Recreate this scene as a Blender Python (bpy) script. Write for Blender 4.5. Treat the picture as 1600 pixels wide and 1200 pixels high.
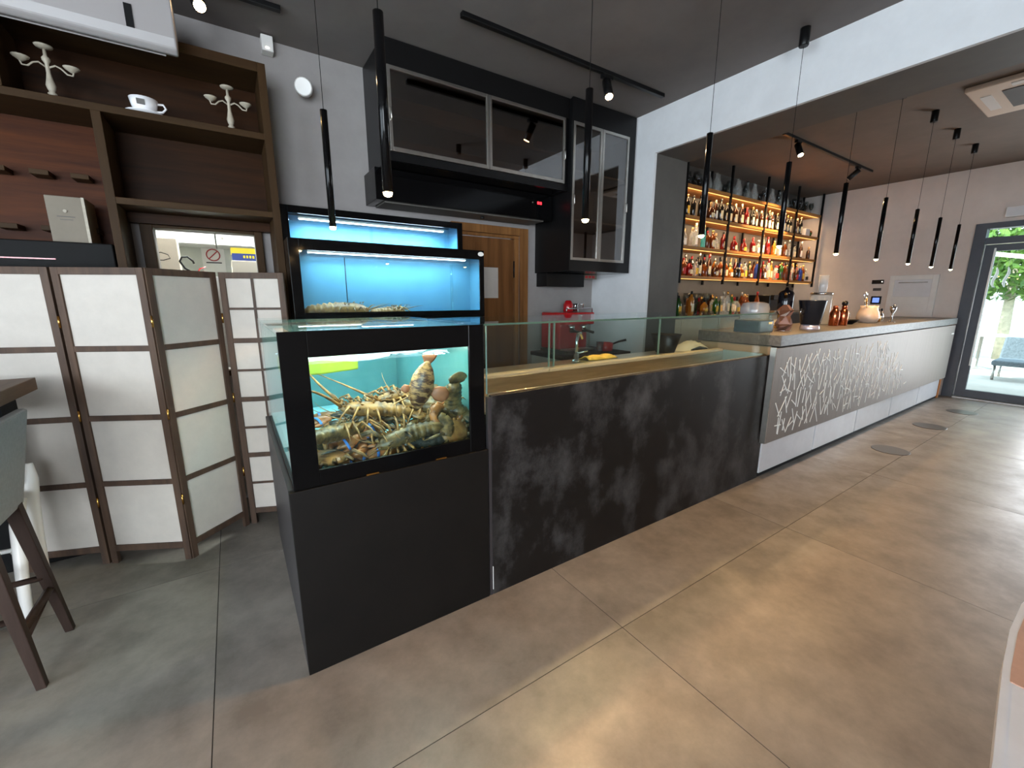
import bpy, math, random
from mathutils import Vector, Matrix, Euler

sc = bpy.context.scene
for o in list(bpy.data.objects):
    bpy.data.objects.remove(o)
C = sc.collection
rnd = random.Random(7)
PI = math.pi


def lin(c):
    out = []
    for v in c[:3]:
        v = v / 255.0
        out.append(v / 12.92 if v <= 0.04045 else ((v + 0.055) / 1.055) ** 2.4)
    return (out[0], out[1], out[2], 1.0)


# ------------------------------------------------------------------ camera, world, daylight, exposure
cam = bpy.data.objects.new('camera', bpy.data.cameras.new('camera'))
C.objects.link(cam)
cam.data.sensor_width = 36.0
cam.data.lens = 36.0 * 654.3 / 1600.0
cam.data.clip_start = 0.02
cam.location = (0.0, 0.0, 1.5)
cam.rotation_euler = (math.radians(90 - 11.6), 0.0, math.radians(-33.4))
sc.camera = cam

world = bpy.data.worlds.new('world')
sc.world = world
world.use_nodes = True
wn = world.node_tree
wn.nodes.clear()
wout = wn.nodes.new('ShaderNodeOutputWorld')
wbg = wn.nodes.new('ShaderNodeBackground')
wbg.inputs['Color'].default_value = (0.80, 0.90, 1.0, 1)
wbg.inputs['Strength'].default_value = 3.0
wn.links.new(wbg.outputs[0], wout.inputs[0])

sun = bpy.data.objects.new('sun', bpy.data.lights.new('sun', 'SUN'))
C.objects.link(sun)
sun.data.energy = 7.0
sun.data.angle = 0.01
sun.data.color = (1.0, 0.95, 0.86)
sun.rotation_euler = (math.radians(40), 0, math.radians(-160))


def area(name, loc, rot, sx, sy, power, color, spread=PI):
    l = bpy.data.lights.new(name, 'AREA')
    l.shape = 'RECTANGLE'
    l.size = sx
    l.size_y = sy
    l.energy = power
    l.color = color
    l.spread = spread
    o = bpy.data.objects.new(name, l)
    C.objects.link(o)
    o.location = loc
    o.rotation_euler = rot
    return o


# daylight entering through the two big windows of the dining room (side wall and entrance wall)
area('daylight_side_window', (-4.12, -0.6, 1.65), (0, math.radians(-90), 0), 2.3, 4.6, 118, (0.80, 0.90, 1.0))
area('daylight_street_window', (-1.9, -3.44, 1.65), (math.radians(90), 0, 0), 2.6, 2.3, 150, (0.84, 0.92, 1.0))
area('daylight_entrance_door', (9.12, 0.18, 1.2), (0, math.radians(90), 0), 2.1, 1.0, 40, (0.90, 0.95, 1.0))

vs = sc.view_settings
vs.view_transform = 'Standard'
vs.look = 'None'
vs.gamma = 1.0
vs.use_curve_mapping = False
vs.exposure = 0.85
sc.cycles.use_denoising = True
sc.cycles.max_bounces = 8
sc.cycles.diffuse_bounces = 4
sc.cycles.glossy_bounces = 4
sc.cycles.transmission_bounces = 6
sc.cycles.transparent_max_bounces = 16
sc.cycles.sample_clamp_indirect = 6.0
sc.cycles.caustics_reflective = False
sc.cycles.caustics_refractive = False


# ------------------------------------------------------------------ materials
def base_mat(name):
    m = bpy.data.materials.new(name)
    m.use_nodes = True
    nt = m.node_tree
    return m, nt, nt.nodes['Principled BSDF']


def M(name, color, rough=0.5, metal=0.0, var=0.0, scale=8.0, stretch=(1, 1, 1), color2=None, bump=0.0,
      spec=0.5, coat=0.0, detail=5.0, contrast=(0.35, 0.65), rough2=None, per_object=False):
    m, nt, p = base_mat(name)
    p.inputs['Roughness'].default_value = rough
    p.inputs['Metallic'].default_value = metal
    p.inputs['Specular IOR Level'].default_value = spec
    p.inputs['Coat Weight'].default_value = coat
    p.inputs['Base Color'].default_value = lin(color)
    m.diffuse_color = lin(color)
    if var or color2 or bump:
        tc = nt.nodes.new('ShaderNodeTexCoord')
        mp = nt.nodes.new('ShaderNodeMapping')
        mp.inputs['Scale'].default_value = stretch
        nt.links.new(tc.outputs['Object'], mp.inputs['Vector'])
        if per_object:
            oi = nt.nodes.new('ShaderNodeObjectInfo')
            mul = nt.nodes.new('ShaderNodeMath')
            mul.operation = 'MULTIPLY'
            mul.inputs[1].default_value = 37.0
            nt.links.new(oi.outputs['Random'], mul.inputs[0])
            cx = nt.nodes.new('ShaderNodeCombineXYZ')
            for k in range(3):
                nt.links.new(mul.outputs[0], cx.inputs[k])
            nt.links.new(cx.outputs[0], mp.inputs['Location'])
        nz = nt.nodes.new('ShaderNodeTexNoise')
        nz.inputs['Scale'].default_value = scale
        nz.inputs['Detail'].default_value = detail
        nz.inputs['Roughness'].default_value = 0.68
        nt.links.new(mp.outputs[0], nz.inputs['Vector'])
        cr = nt.nodes.new('ShaderNodeValToRGB')
        cr.color_ramp.elements[0].position = contrast[0]
        cr.color_ramp.elements[1].position = contrast[1]
        if color2 is None:
            color2 = tuple(max(0, c * (1 - var)) for c in color)
        cr.color_ramp.elements[0].color = lin(color2)
        cr.color_ramp.elements[1].color = lin(color)
        nt.links.new(nz.outputs['Fac'], cr.inputs[0])
        nt.links.new(cr.outputs[0], p.inputs['Base Color'])
        if rough2 is not None:
            mr = nt.nodes.new('ShaderNodeMapRange')
            mr.inputs['To Min'].default_value = rough2
            mr.inputs['To Max'].default_value = rough
            mr.inputs['From Min'].default_value = 0.3
            mr.inputs['From Max'].default_value = 0.7
            nt.links.new(nz.outputs['Fac'], mr.inputs['Value'])
            nt.links.new(mr.outputs[0], p.inputs['Roughness'])
        if bump:
            bp = nt.nodes.new('ShaderNodeBump')
            bp.inputs['Strength'].default_value = bump
            bp.inputs['Distance'].default_value = 0.004
            nt.links.new(nz.outputs['Fac'], bp.inputs['Height'])
            nt.links.new(bp.outputs[0], p.inputs['Normal'])
    return m


def GL(name, tint=(235, 245, 242), reflect=0.5, rough=0.0, mirror=0.0):
    """thin clear or smoked glass: tinted see-through plus a mirror layer that grows towards grazing view"""
    m = bpy.data.materials.new(name)
    m.use_nodes = True
    nt = m.node_tree
    nt.nodes.clear()
    out = nt.nodes.new('ShaderNodeOutputMaterial')
    mix = nt.nodes.new('ShaderNodeMixShader')
    tr = nt.nodes.new('ShaderNodeBsdfTransparent')
    gl = nt.nodes.new('ShaderNodeBsdfGlossy')
    lw = nt.nodes.new('ShaderNodeLayerWeight')
    mul = nt.nodes.new('ShaderNodeMath')
    mul.operation = 'MULTIPLY_ADD'
    mul.inputs[1].default_value = reflect
    mul.inputs[2].default_value = mirror
    mul.use_clamp = True
    lw.inputs['Blend'].default_value = 0.5
    pw = nt.nodes.new('ShaderNodeMath')
    pw.operation = 'POWER'
    pw.inputs[1].default_value = 5.0
    sch = nt.nodes.new('ShaderNodeMath')
    sch.operation = 'MULTIPLY_ADD'
    sch.inputs[1].default_value = 0.96
    sch.inputs[2].default_value = 0.04
    nt.links.new(lw.outputs['Facing'], pw.inputs[0])
    nt.links.new(pw.outputs[0], sch.inputs[0])
    tr.inputs['Color'].default_value = lin(tint)
    gl.inputs['Roughness'].default_value = rough
    gl.inputs['Color'].default_value = (0.95, 0.97, 1, 1)
    nt.links.new(sch.outputs[0], mul.inputs[0])
    nt.links.new(mul.outputs[0], mix.inputs[0])
    nt.links.new(tr.outputs[0], mix.inputs[1])
    nt.links.new(gl.outputs[0], mix.inputs[2])
    nt.links.new(mix.outputs[0], out.inputs['Surface'])
    m.diffuse_color = (*lin(tint)[:3], 0.3)
    return m


def BOT(name, color, clear=0.35):
    """coloured bottle glass: glossy coloured body that lets part of the light through"""
    m, nt, p = base_mat(name)
    p.inputs['Base Color'].default_value = lin(color)
    p.inputs['Roughness'].default_value = 0.06
    p.inputs['Specular IOR Level'].default_value = 0.8
    tr = nt.nodes.new('ShaderNodeBsdfTransparent')
    tr.inputs['Color'].default_value = lin(tuple(min(255, c * 1.2 + 20) for c in color))
    mix = nt.nodes.new('ShaderNodeMixShader')
    mix.inputs[0].default_value = clear
    out = nt.nodes['Material Output']
    nt.links.new(p.outputs[0], mix.inputs[1])
    nt.links.new(tr.outputs[0], mix.inputs[2])
    nt.links.new(mix.outputs[0], out.inputs['Surface'])
    return m


def EM(name, color, strength):
    m = bpy.data.materials.new(name)
    m.use_nodes = True
    nt = m.node_tree
    nt.nodes.clear()
    out = nt.nodes.new('ShaderNodeOutputMaterial')
    e = nt.nodes.new('ShaderNodeEmission')
    e.inputs['Color'].default_value = lin(color)
    e.inputs['Strength'].default_value = strength
    nt.links.new(e.outputs[0], out.inputs['Surface'])
    return m


def WOOD(name, c1, c2, along='x', rough=0.5, scale=3.0, spec=0.1):
    st = {'x': (0.35, 5, 5), 'y': (5, 0.35, 5), 'z': (5, 5, 0.35)}[along]
    return M(name, c1, rough=rough, color2=c2, scale=scale, stretch=st, detail=7, contrast=(0.3, 0.7), bump=0.08, spec=spec)


mat = dict(
    ceil=M('ceiling_paint', (114, 106, 102), 0.75, var=0.08, scale=2),
    ceil_bar=M('bar_ceiling_paint', (118, 106, 96), 0.8, var=0.08, scale=2),
    wall_grey=M('grey_plaster', (158, 152, 150), 0.8, var=0.07, scale=2.5, bump=0.05),
    wall_white=M('white_plaster', (226, 226, 228), 0.7, var=0.04, scale=3),
    wall_beige=M('beige_plaster', (222, 210, 202), 0.75, var=0.05, scale=2),
    lining=M('dark_grey_lining', (88, 84, 80), 0.6, var=0.1, scale=4),
    tile=M('concrete_tile', (134, 126, 118), 0.34, color2=(102, 95, 88), scale=3.4, detail=15, contrast=(0.36, 0.68),
           rough2=0.5, bump=0.06, per_object=True, spec=0.5),
    grout=M('grout', (34, 31, 29), 0.9, var=0.1),
    black_panel=M('black_laminate', (21, 18, 16), 0.5, var=0.18, scale=6, spec=0.15),
    slate=M('worn_black_laminate', (88, 85, 84), 0.5, spec=0.2, color2=(22, 19, 18), scale=2.6, stretch=(1, 1, 0.8), detail=12,
            contrast=(0.48, 0.82), rough2=0.38),
    side_panel=M('grey_black_laminate', (52, 48, 50), 0.4, var=0.12, scale=4),
    gloss_black=M('gloss_black', (7, 7, 8), 0.12, spec=0.18),
    piano=M('piano_black', (10, 10, 11), 0.1, spec=0.6),
    satin_black=M('satin_black', (14, 14, 15), 0.35, spec=0.3),
    matt_black=M('matt_black', (12, 11, 11), 0.6, spec=0.15),
    alu=M('aluminium', (196, 192, 186), 0.32, metal=1.0, var=0.05, scale=20),
    steel=M('brushed_steel', (206, 196, 182), 0.3, metal=1.0, var=0.10, scale=40, stretch=(0.1, 1, 1)),
    panel_steel=M('brushed_panel_steel', (128, 117, 109), 0.5, metal=0.3, var=0.07, scale=30, stretch=(1, 1, 0.06)),
    chrome=M('chrome', (225, 225, 228), 0.08, metal=1.0),
    brass=M('brass', (214, 160, 84), 0.2, metal=1.0),
    copper=M('copper', (214, 122, 84), 0.18, metal=1.0),
    ac_white=M('aged_white_plastic', (150, 144, 143), 0.4),  # white plastic toned down, dim light under the ceiling put into its colour
    white_gloss=M('white_gloss', (214, 214, 218), 0.22, var=0.03),
    white=M('white_paint', (232, 230, 226), 0.5, var=0.03),
    plastic_white=M('white_plastic', (236, 232, 228), 0.35),
    paper=M('paper', (226, 217, 208), 0.9, var=0.04, scale=14),
    screen_wood=M('screen_wood', (88, 68, 55), 0.55, spec=0.2, color2=(66, 52, 44), scale=3, stretch=(6, 6, 0.5), bump=0.08),
    stone=M('rough_stone', (92, 88, 84), 0.42, color2=(60, 57, 54), scale=22, stretch=(0.6, 2, 2), detail=8, bump=0.6),
    wood=WOOD('dark_walnut', (54, 30, 12), (28, 15, 6), 'x', 0.5),
    wood_edge=WOOD('walnut_edge', (64, 45, 26), (46, 32, 18), 'x', 0.5),
    wood_edge_v=WOOD('walnut_edge_upright', (64, 45, 26), (46, 32, 18), 'z', 0.5),
    door_wood=WOOD('oak_door', (150, 104, 62), (104, 68, 38), 'z', 0.45),
    shelf_oak=WOOD('bar_shelf_oak', (190, 136, 78), (150, 100, 54), 'x', 0.45),
    end_wood=WOOD('orange_wood', (196, 128, 74), (160, 100, 56), 'z', 0.4),
    table_wood=WOOD('table_wood', (120, 92, 70), (80, 58, 42), 'y', 0.4),
    fabric=M('grey_fabric', (150, 148, 148), 0.9, var=0.06, scale=60, bump=0.1),
    glass=GL('clear_glass', (246, 250, 248), 0.6),
    glass_edge=M('glass_edge_green', (62, 88, 78), 0.1, spec=0.8),
    smoked=GL('smoked_glass', (186, 172, 158), 0.7, mirror=0.16),
    door_glass=GL('door_glass', (228, 238, 240), 0.35),
    window_glass=GL('window_glass', (240, 246, 246), 0.3),
    tank_glass=GL('aquarium_glass', (240, 247, 247), 0.6),
    water=GL('water', (238, 250, 252), 0.2),
    water_top=GL('water_surface', (225, 242, 244), 0.7, rough=0.03),
    teal=M('teal_back', (112, 150, 144), 0.6, color2=(94, 138, 134), scale=5),
    cyan=M('pale_cyan_floor', (176, 226, 232), 0.6),
    blue=M('blue_back', (116, 156, 182), 0.55, color2=(106, 146, 174), scale=3),
    sky_blue=M('sky_blue_back', (130, 172, 204), 0.55, color2=(120, 162, 196), scale=3),
    led=EM('led_bar', (225, 238, 255), 14.0),
    bulb=EM('warm_bulb', (255, 206, 140), 45.0),
    spot_bulb=EM('warm_spot', (255, 208, 150), 40.0),
    red_digit=EM('red_digits', (255, 40, 50), 2.5),
    screen_blue=EM('blue_screen', (120, 150, 240), 0.8),
    kitchen_lamp=EM('kitchen_tube', (245, 255, 240), 10.0),
    lamp_white=EM('outdoor_tube', (255, 250, 235), 3.0),
    ceramic=M('white_ceramic', (236, 234, 236), 0.15, spec=0.6),
    ivory=M('ivory_paint', (176, 166, 148), 0.55, var=0.1, scale=30),
    grey_card=M('grey_card', (122, 112, 98), 0.7, var=0.05),
    red=M('red_enamel', (176, 24, 30), 0.22, coat=0.5),
    yellow_cloth=M('yellow_cloth', (226, 190, 92), 0.9, var=0.1, scale=30),
    cream=M('cream_panel', (222, 204, 170), 0.5, var=0.04),
    yellow=M('yellow_card', (240, 214, 30), 0.5),
    blue_card=M('blue_card', (34, 60, 140), 0.5),
    tray_yellow=M('yellow_green_plastic', (160, 178, 52), 0.5, var=0.1, scale=12),
    band=M('blue_rubber', (70, 140, 225), 0.4),
    leaf=M('leaf_green', (120, 158, 62), 0.5, color2=(58, 92, 34), scale=3, spec=0.4),
    trunk=M('pale_trunk', (196, 186, 160), 0.8, var=0.15, scale=10),
    paving=M('pale_paving', (214, 208, 198), 0.8, var=0.08, scale=2),
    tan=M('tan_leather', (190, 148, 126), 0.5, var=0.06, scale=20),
    beige_plastic=M('beige_plastic', (222, 202, 184), 0.5),
    disc=M('grey_disc', (72, 65, 61), 0.35, var=0.08),
    purple=M('purple_paint', (126, 100, 190), 0.5),
    grey_wicker=M('grey_wicker', (120, 132, 140), 0.7, var=0.2, scale=30),
    carton=M('beige_carton', (214, 206, 190), 0.7),
)
pp = mat['paper'].node_tree
_tl = pp.nodes.new('ShaderNodeBsdfTranslucent')
_tl.inputs['Color'].default_value = lin((232, 226, 216))
_mx = pp.nodes.new('ShaderNodeMixShader')
_mx.inputs[0].default_value = 0.35
pp.links.new(pp.nodes['Principled BSDF'].outputs[0], _mx.inputs[1])
pp.links.new(_tl.outputs[0], _mx.inputs[2])
pp.links.new(_mx.outputs[0], pp.nodes['Material Output'].inputs['Surface'])
shell_brown = M('lobster_shell', (146, 112, 66), 0.35, color2=(40, 36, 30), scale=26, detail=6, contrast=(0.36, 0.62), bump=0.4, per_object=True)
shell_dark = M('dark_lobster_shell', (88, 84, 74), 0.32, color2=(28, 28, 28), scale=22, detail=6, contrast=(0.38, 0.64), bump=0.4, per_object=True)
shell_gold = M('golden_shell', (166, 118, 64), 0.4, color2=(62, 42, 30), scale=24, detail=6, contrast=(0.36, 0.6), bump=0.4, per_object=True)
claw_mat = M('claw_orange_brown', (190, 116, 62), 0.3, color2=(120, 76, 42), scale=14, contrast=(0.35, 0.6), per_object=True)
leg_mat = M('yellow_legs', (182, 130, 66), 0.45, color2=(98, 62, 34), scale=40)
crab_mat = M('crab_shell', (184, 130, 70), 0.4, color2=(124, 76, 40), scale=18, bump=0.3)
fish_mat = M('mottled_fish', (188, 138, 88), 0.3, color2=(78, 46, 34), scale=34, stretch=(0.6, 1, 1.6), contrast=(0.44, 0.56))
fin_mat = M('orange_fin', (190, 112, 72), 0.4, var=0.15, scale=20)


# ------------------------------------------------------------------ mesh helpers
class MB:
    def __init__(s):
        s.v, s.f, s.m, s.sm = [], [], [], []
        s.mi = 0
        s.smooth = False

    def face(s, idx):
        s.f.append(tuple(idx))
        s.m.append(s.mi)
        s.sm.append(s.smooth)

    def box(s, x0, y0, z0, x1, y1, z1, mtx=None):
        if x0 > x1: x0, x1 = x1, x0
        if y0 > y1: y0, y1 = y1, y0
        if z0 > z1: z0, z1 = z1, z0
        b = len(s.v)
        for z in (z0, z1):
            for x, y in ((x0, y0), (x1, y0), (x1, y1), (x0, y1)):
                p = Vector((x, y, z))
                s.v.append(mtx @ p if mtx else p)
        sm = s.smooth
        s.smooth = False
        for q in ((3, 2, 1, 0), (4, 5, 6, 7), (0, 1, 5, 4), (1, 2, 6, 5), (2, 3, 7, 6), (3, 0, 4, 7)):
            s.face(b + i for i in q)
        s.smooth = sm
        return s

    def prism(s, poly, z0, z1, mtx=None):
        n = len(poly)
        b = len(s.v)
        for z in (z0, z1):
            for x, y in poly:
                p = Vector((x, y, z))
                s.v.append(mtx @ p if mtx else p)
        s.face(b + i for i in reversed(range(n)))
        s.face(b + n + i for i in range(n))
        for i in range(n):
            j = (i + 1) % n
            s.face((b + i, b + j, b + n + j, b + n + i))
        return s

    def lathe(s, prof, n=16, c=(0, 0, 0), sx=1, sy=1, mtx=None, cap=True):
        b = len(s.v)
        old = s.smooth
        s.smooth = True
        for r, z in prof:
            for k in range(n):
                a = 2 * PI * k / n
                p = Vector((c[0] + r * math.cos(a) * sx, c[1] + r * math.sin(a) * sy, c[2] + z))
                s.v.append(mtx @ p if mtx else p)
        for i in range(len(prof) - 1):
            for k in range(n):
                k2 = (k + 1) % n
                s.face((b + i * n + k, b + i * n + k2, b + (i + 1) * n + k2, b + (i + 1) * n + k))
        s.smooth = False
        if cap:
            s.face(b + k for k in reversed(range(n)))
            s.face(b + (len(prof) - 1) * n + k for k in range(n))
        s.smooth = old
        return s

    def cyl(s, p0, p1, r0, r1=None, n=12):
        return s.tube([p0, p1], [r0, r0 if r1 is None else r1], n)

    def tube(s, pts, r, n=8, flat=1.0, up=None):
        """loft of elliptical rings along a path; r is a number or a list; flat squashes the rings along their second axis"""
        pts = [Vector(p) for p in pts]
        if not isinstance(r, (list, tuple)):
            r = [r] * len(pts)
        b = len(s.v)
        old = s.smooth
        s.smooth = True
        ref = Vector(up) if up else None
        prev = None
        for i, p in enumerate(pts):
            d = (pts[min(i + 1, len(pts) - 1)] - pts[max(i - 1, 0)]).normalized()
            if prev is None:
                u = ref if ref else (Vector((0, 0, 1)) if abs(d.z) < 0.9 else Vector((1, 0, 0)))
            else:
                u = prev
            u = (u - d * u.dot(d)).normalized()
            prev = u
            w = d.cross(u)
            for k in range(n):
                a = 2 * PI * k / n
                s.v.append(p + w * (math.cos(a) * r[i]) + u * (math.sin(a) * r[i] * flat))
        for i in range(len(pts) - 1):
            for k in range(n):
                k2 = (k + 1) % n
                s.face((b + i * n + k, b + i * n + k2, b + (i + 1) * n + k2, b + (i + 1) * n + k))
        s.smooth = False
        s.face(b + k for k in reversed(range(n)))
        s.face(b + (len(pts) - 1) * n + k for k in range(n))
        s.smooth = old
        return s

    def sphere(s, c, rx, ry, rz, n=10, m=7, mtx=None):
        prof = []
        for i in range(m + 1):
            t = -PI / 2 + PI * i / m
            prof.append((max(1e-4, math.cos(t)), math.sin(t)))
        mm = Matrix.Translation(Vector(c)) @ Matrix.Diagonal((rx, ry, rz, 1))
        if mtx:
            mm = mtx @ mm
        return s.lathe(prof, n, mtx=mm, cap=False)

    def mesh(s, name, mats, off=None):
        me = bpy.data.meshes.new(name)
        off = off or Vector((0, 0, 0))
        me.from_pydata([tuple(Vector(p) - off) for p in s.v], [], s.f)
        for m in (mats if isinstance(mats, (list, tuple)) else [mats]):
            me.materials.append(m)
        me.polygons.foreach_set('material_index', s.m)
        me.polygons.foreach_set('use_smooth', s.sm)
        me.update()
        return me


ORG = {}


def setp(o, label=None, cat=None, group=None, kind=None):
    if label: o['label'] = label
    if cat: o['category'] = cat
    if group: o['group'] = group
    if kind: o['kind'] = kind
    return o


def obj(name, mb, m, parent=None, bevel=0.0, local=False, origin=True, segs=2):
    """links mb as ONE mesh object. Coordinates in mb are world coordinates unless local is set."""
    if parent is not None:
        off = Vector((0, 0, 0)) if local else ORG.get(parent, Vector((0, 0, 0)))
        me = mb.mesh(name, m, off)
        o = bpy.data.objects.new(name, me)
        C.objects.link(o)
        o.parent = parent
        ORG[o] = off
    else:
        off = Vector((0, 0, 0))
        if origin and not local and mb.v:
            xs = [p[0] for p in mb.v]; ys = [p[1] for p in mb.v]; zs = [p[2] for p in mb.v]
            off = Vector(((min(xs) + max(xs)) / 2, (min(ys) + max(ys)) / 2, min(zs)))
        me = mb.mesh(name, m, off)
        o = bpy.data.objects.new(name, me)
        C.objects.link(o)
        o.location = off
        ORG[o] = off
    if bevel:
        b = o.modifiers.new('bevel', 'BEVEL')
        b.width = bevel
        b.segments = segs
        b.limit_method = 'ANGLE'
        b.angle_limit = math.radians(40)
    return o


def bx(*a):
    return MB().box(*a)


def thing(name, label, cat, loc=(0, 0, 0), group=None):
    o = bpy.data.objects.new(name, None)
    C.objects.link(o)
    o.location = loc
    o.empty_display_size = 0.1
    ORG[o] = Vector(loc)
    return setp(o, label, cat, group)


def struct(name, mb, m, parent=None, bevel=0.0, label=None):
    o = obj(name, mb, m, parent, bevel, origin=False)
    if parent is None:
        o['kind'] = 'structure'
        if label: o['label'] = label
    return o


def dup(root, loc, rz=None, label=None, group=None):
    def cp(o, par):
        c = o.copy()
        C.objects.link(c)
        c.parent = par
        for ch in [x for x in bpy.data.objects if x.parent == o and x is not c]:
            cp(ch, c)
        return c
    r = cp(root, None)
    r.location = loc
    if rz is not None:
        r.rotation_euler = (0, 0, rz)
    if label: r['label'] = label
    if group: r['group'] = group
    return r


def light_spot(name, loc, target, power, color, angle, blend=0.4, radius=0.03, parent=None):
    l = bpy.data.lights.new(name, 'SPOT')
    l.energy = power
    l.color = color
    l.spot_size = angle
    l.spot_blend = blend
    l.shadow_soft_size = radius
    o = bpy.data.objects.new(name, l)
    C.objects.link(o)
    d = (Vector(target) - Vector(loc)).normalized()
    o.rotation_euler = d.to_track_quat('-Z', 'Y').to_euler()
    o.location = loc
    if parent is not None:
        o.parent = parent
        o.location = Vector(loc) - ORG[parent]
    return o


ORD = ['first', 'second', 'third', 'fourth', 'fifth', 'sixth', 'seventh', 'eighth', 'ninth', 'tenth', 'eleventh', 'twelfth',
       'thirteenth', 'fourteenth', 'fifteenth', 'sixteenth', 'seventeenth', 'eighteenth', 'nineteenth', 'twentieth',
       'twenty-first', 'twenty-second', 'twenty-third', 'twenty-fourth']
WARM = (1.0, 0.61, 0.27)

# ================================================================== THE SETTING
XL, XH, XF = -4.2, 3.47, 9.2          # side wall, header wall, far wall
YF, YB, YB2 = -3.5, 3.6, 3.97         # street wall, back wall of the dining room, back wall of the bar
ZC, ZC2, ZH = 3.2, 3.33, 2.83         # ceilings and underside of the header

floor = struct('floor', bx(XL, YF, -0.12, XF + 0.2, YB2 + 1.8, -0.0015), mat['grout'], label='grey concrete tile floor')
xs = [-4.2] + [-0.22 + 1.573 * k for k in range(-2, 7)]
xs = [x for x in xs if x < XF - 0.1] + [XF]
ys = [YF] + [1.12 + 1.57 * k for k in range(-2, 3)]
ys = [y for y in ys if y < YB2 - 0.1] + [YB2]
for i in range(len(xs) - 1):
    for j in range(len(ys) - 1):
        g = 0.0018
        obj('tile', bx(xs[i] + g, ys[j] + g, -0.02, xs[i + 1] - g, ys[j + 1] - g, 0.0), mat['tile'], floor)

struct('ceiling', bx(XL, YF, ZC, XH + 0.02, YB + 0.1, ZC + 0.1), mat['ceil'], label='dark grey ceiling over the dining side')
struct('ceiling_bar', bx(XH + 0.02, YF, ZC2, XF + 0.1, YB2 + 0.1, ZC2 + 0.1), mat['ceil_bar'], label='dark brown-grey ceiling over the bar')

# back wall of the dining room, with the kitchen hatch and the doorway of the wooden door cut out
wb = MB()
HX0, HX1, HZ0, HZ1 = -0.36, 0.19, 1.0, 1.935
DX0, DX1, DZ = 1.80, 2.46, 2.10
wb.box(XL, YB, 0, HX0, YB + 0.1, ZC)
wb.box(HX0, YB, 0, HX1, YB + 0.1, HZ0)
wb.box(HX0, YB, HZ1, HX1, YB + 0.1, ZC)
wb.box(HX1, YB, 0, DX0, YB + 0.1, ZC)
wb.box(DX0, YB, DZ, DX1, YB + 0.1, ZC)
wb.box(DX1, YB, 0, XH, YB + 0.1, ZC)
struct('wall_back', wb, mat['wall_grey'], label='grey plastered back wall')

# header beam and pillar between the dining side and the bar: white face, dark lining
hp = MB()
hp.box(XH, 2.83, 0, XH + 0.03, YB, ZC)
hp.box(XH, YF, ZH, XH + 0.03, 2.83, ZC)
struct('wall_header', hp, mat['wall_white'], label='white plastered beam and pillar before the bar')
hl = MB()
hl.box(XH + 0.03, 2.83, 0, 3.97, YB2, ZC2)
hl.box(XH + 0.03, YF, ZH, 3.97, 2.83, ZC2)
struct('trim_1', hl, mat['lining'], label='dark grey lining of the bar opening')

struct('wall_bar', bx(3.97, YB2, 0, XF + 0.1, YB2 + 0.1, ZC2), mat['lining'], label='dark grey wall behind the bottle shelves')

# far wall with the glass entrance door
DY0, DY1, DTOP = -0.35, 1.62, 2.55
wf = MB()
wf.box(XF, DY1, 0, XF + 0.15, YB2, ZC2)
wf.box(XF, DY0, DTOP, XF + 0.15, DY1, ZC2)
wf.box(XF, YF, 0, XF + 0.15, DY0, ZC2)
struct('wall_far', wf, mat['wall_beige'], label='beige far wall beside the glass entrance')
struct('baseboard_far', bx(XF - 0.015, 1.70, 0, XF, 2.3, 0.1), mat['lining'], label='low grey skirting on the far wall')

# street wall behind the camera and side wall, both with big windows
wfr = MB()
wfr.box(XL, YF - 0.15, 0, -3.25, YF, ZC2)
wfr.box(-0.55, YF - 0.15, 0, XF + 0.15, YF, ZC2)
wfr.box(-3.25, YF - 0.15, 0, -0.55, YF, 0.45)
wfr.box(-3.25, YF - 0.15, 2.85, -0.55, YF, ZC2)
struct('wall_front', wfr, mat['wall_beige'], label='beige street wall')
wl = MB()
wl.box(XL - 0.15, YF, 0, XL, -2.9, ZC)
wl.box(XL - 0.15, 1.7, 0, XL, YB, ZC)
wl.box(XL - 0.15, -2.9, 0, XL, 1.7, 0.45)
wl.box(XL - 0.15, -2.9, 2.85, XL, 1.7, ZC)
struct('wall_left', wl, mat['wall_white'], label='white side wall with wide window')
for n, (axis, a0, a1, z0, z1) in enumerate((('x', -2.9, 1.7, 0.45, 2.85), ('y', -3.25, -0.55, 0.45, 2.85))):
    fr = MB()
    k = 3
    for i in range(k + 1):
        c = a0 + (a1 - a0) * i / k
        if axis == 'x':
            fr.box(XL - 0.11, c - 0.03, z0, XL - 0.05, c + 0.03, z1)
        elif axis == 'y':
            fr.box(c - 0.03, YF - 0.11, z0, c + 0.03, YF - 0.05, z1)
        else:
            fr.box(XF + 0.05, c - 0.03, z0, XF + 0.11, c + 0.03, z1)
    for z in (z0, z1 - 0.05):
        if axis == 'x':
            fr.box(XL - 0.11, a0, z, XL - 0.05, a1, z + 0.05)
        elif axis == 'y':
            fr.box(a0, YF - 0.11, z, a1, YF - 0.05, z + 0.05)
        else:
            fr.box(XF + 0.05, a0, z, XF + 0.11, a1, z + 0.05)
    w = struct('window_%d' % (n + 1), fr, mat['matt_black'], label='black framed window')
    for i in range(k):
        c0 = a0 + (a1 - a0) * i / k + 0.03
        c1 = a0 + (a1 - a0) * (i + 1) / k - 0.03
        if axis == 'x':
            obj('pane', bx(XL - 0.085, c0, z0 + 0.05, XL - 0.077, c1, z1 - 0.05), mat['window_glass'], w)
        elif axis == 'y':
            obj('pane', bx(c0, YF - 0.085, z0 + 0.05, c1, YF - 0.077, z1 - 0.05), mat['window_glass'], w)
        else:
            obj('pane', bx(XF + 0.077, c0, z0 + 0.05, XF + 0.085, c1, z1 - 0.05), mat['window_glass'], w)

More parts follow.
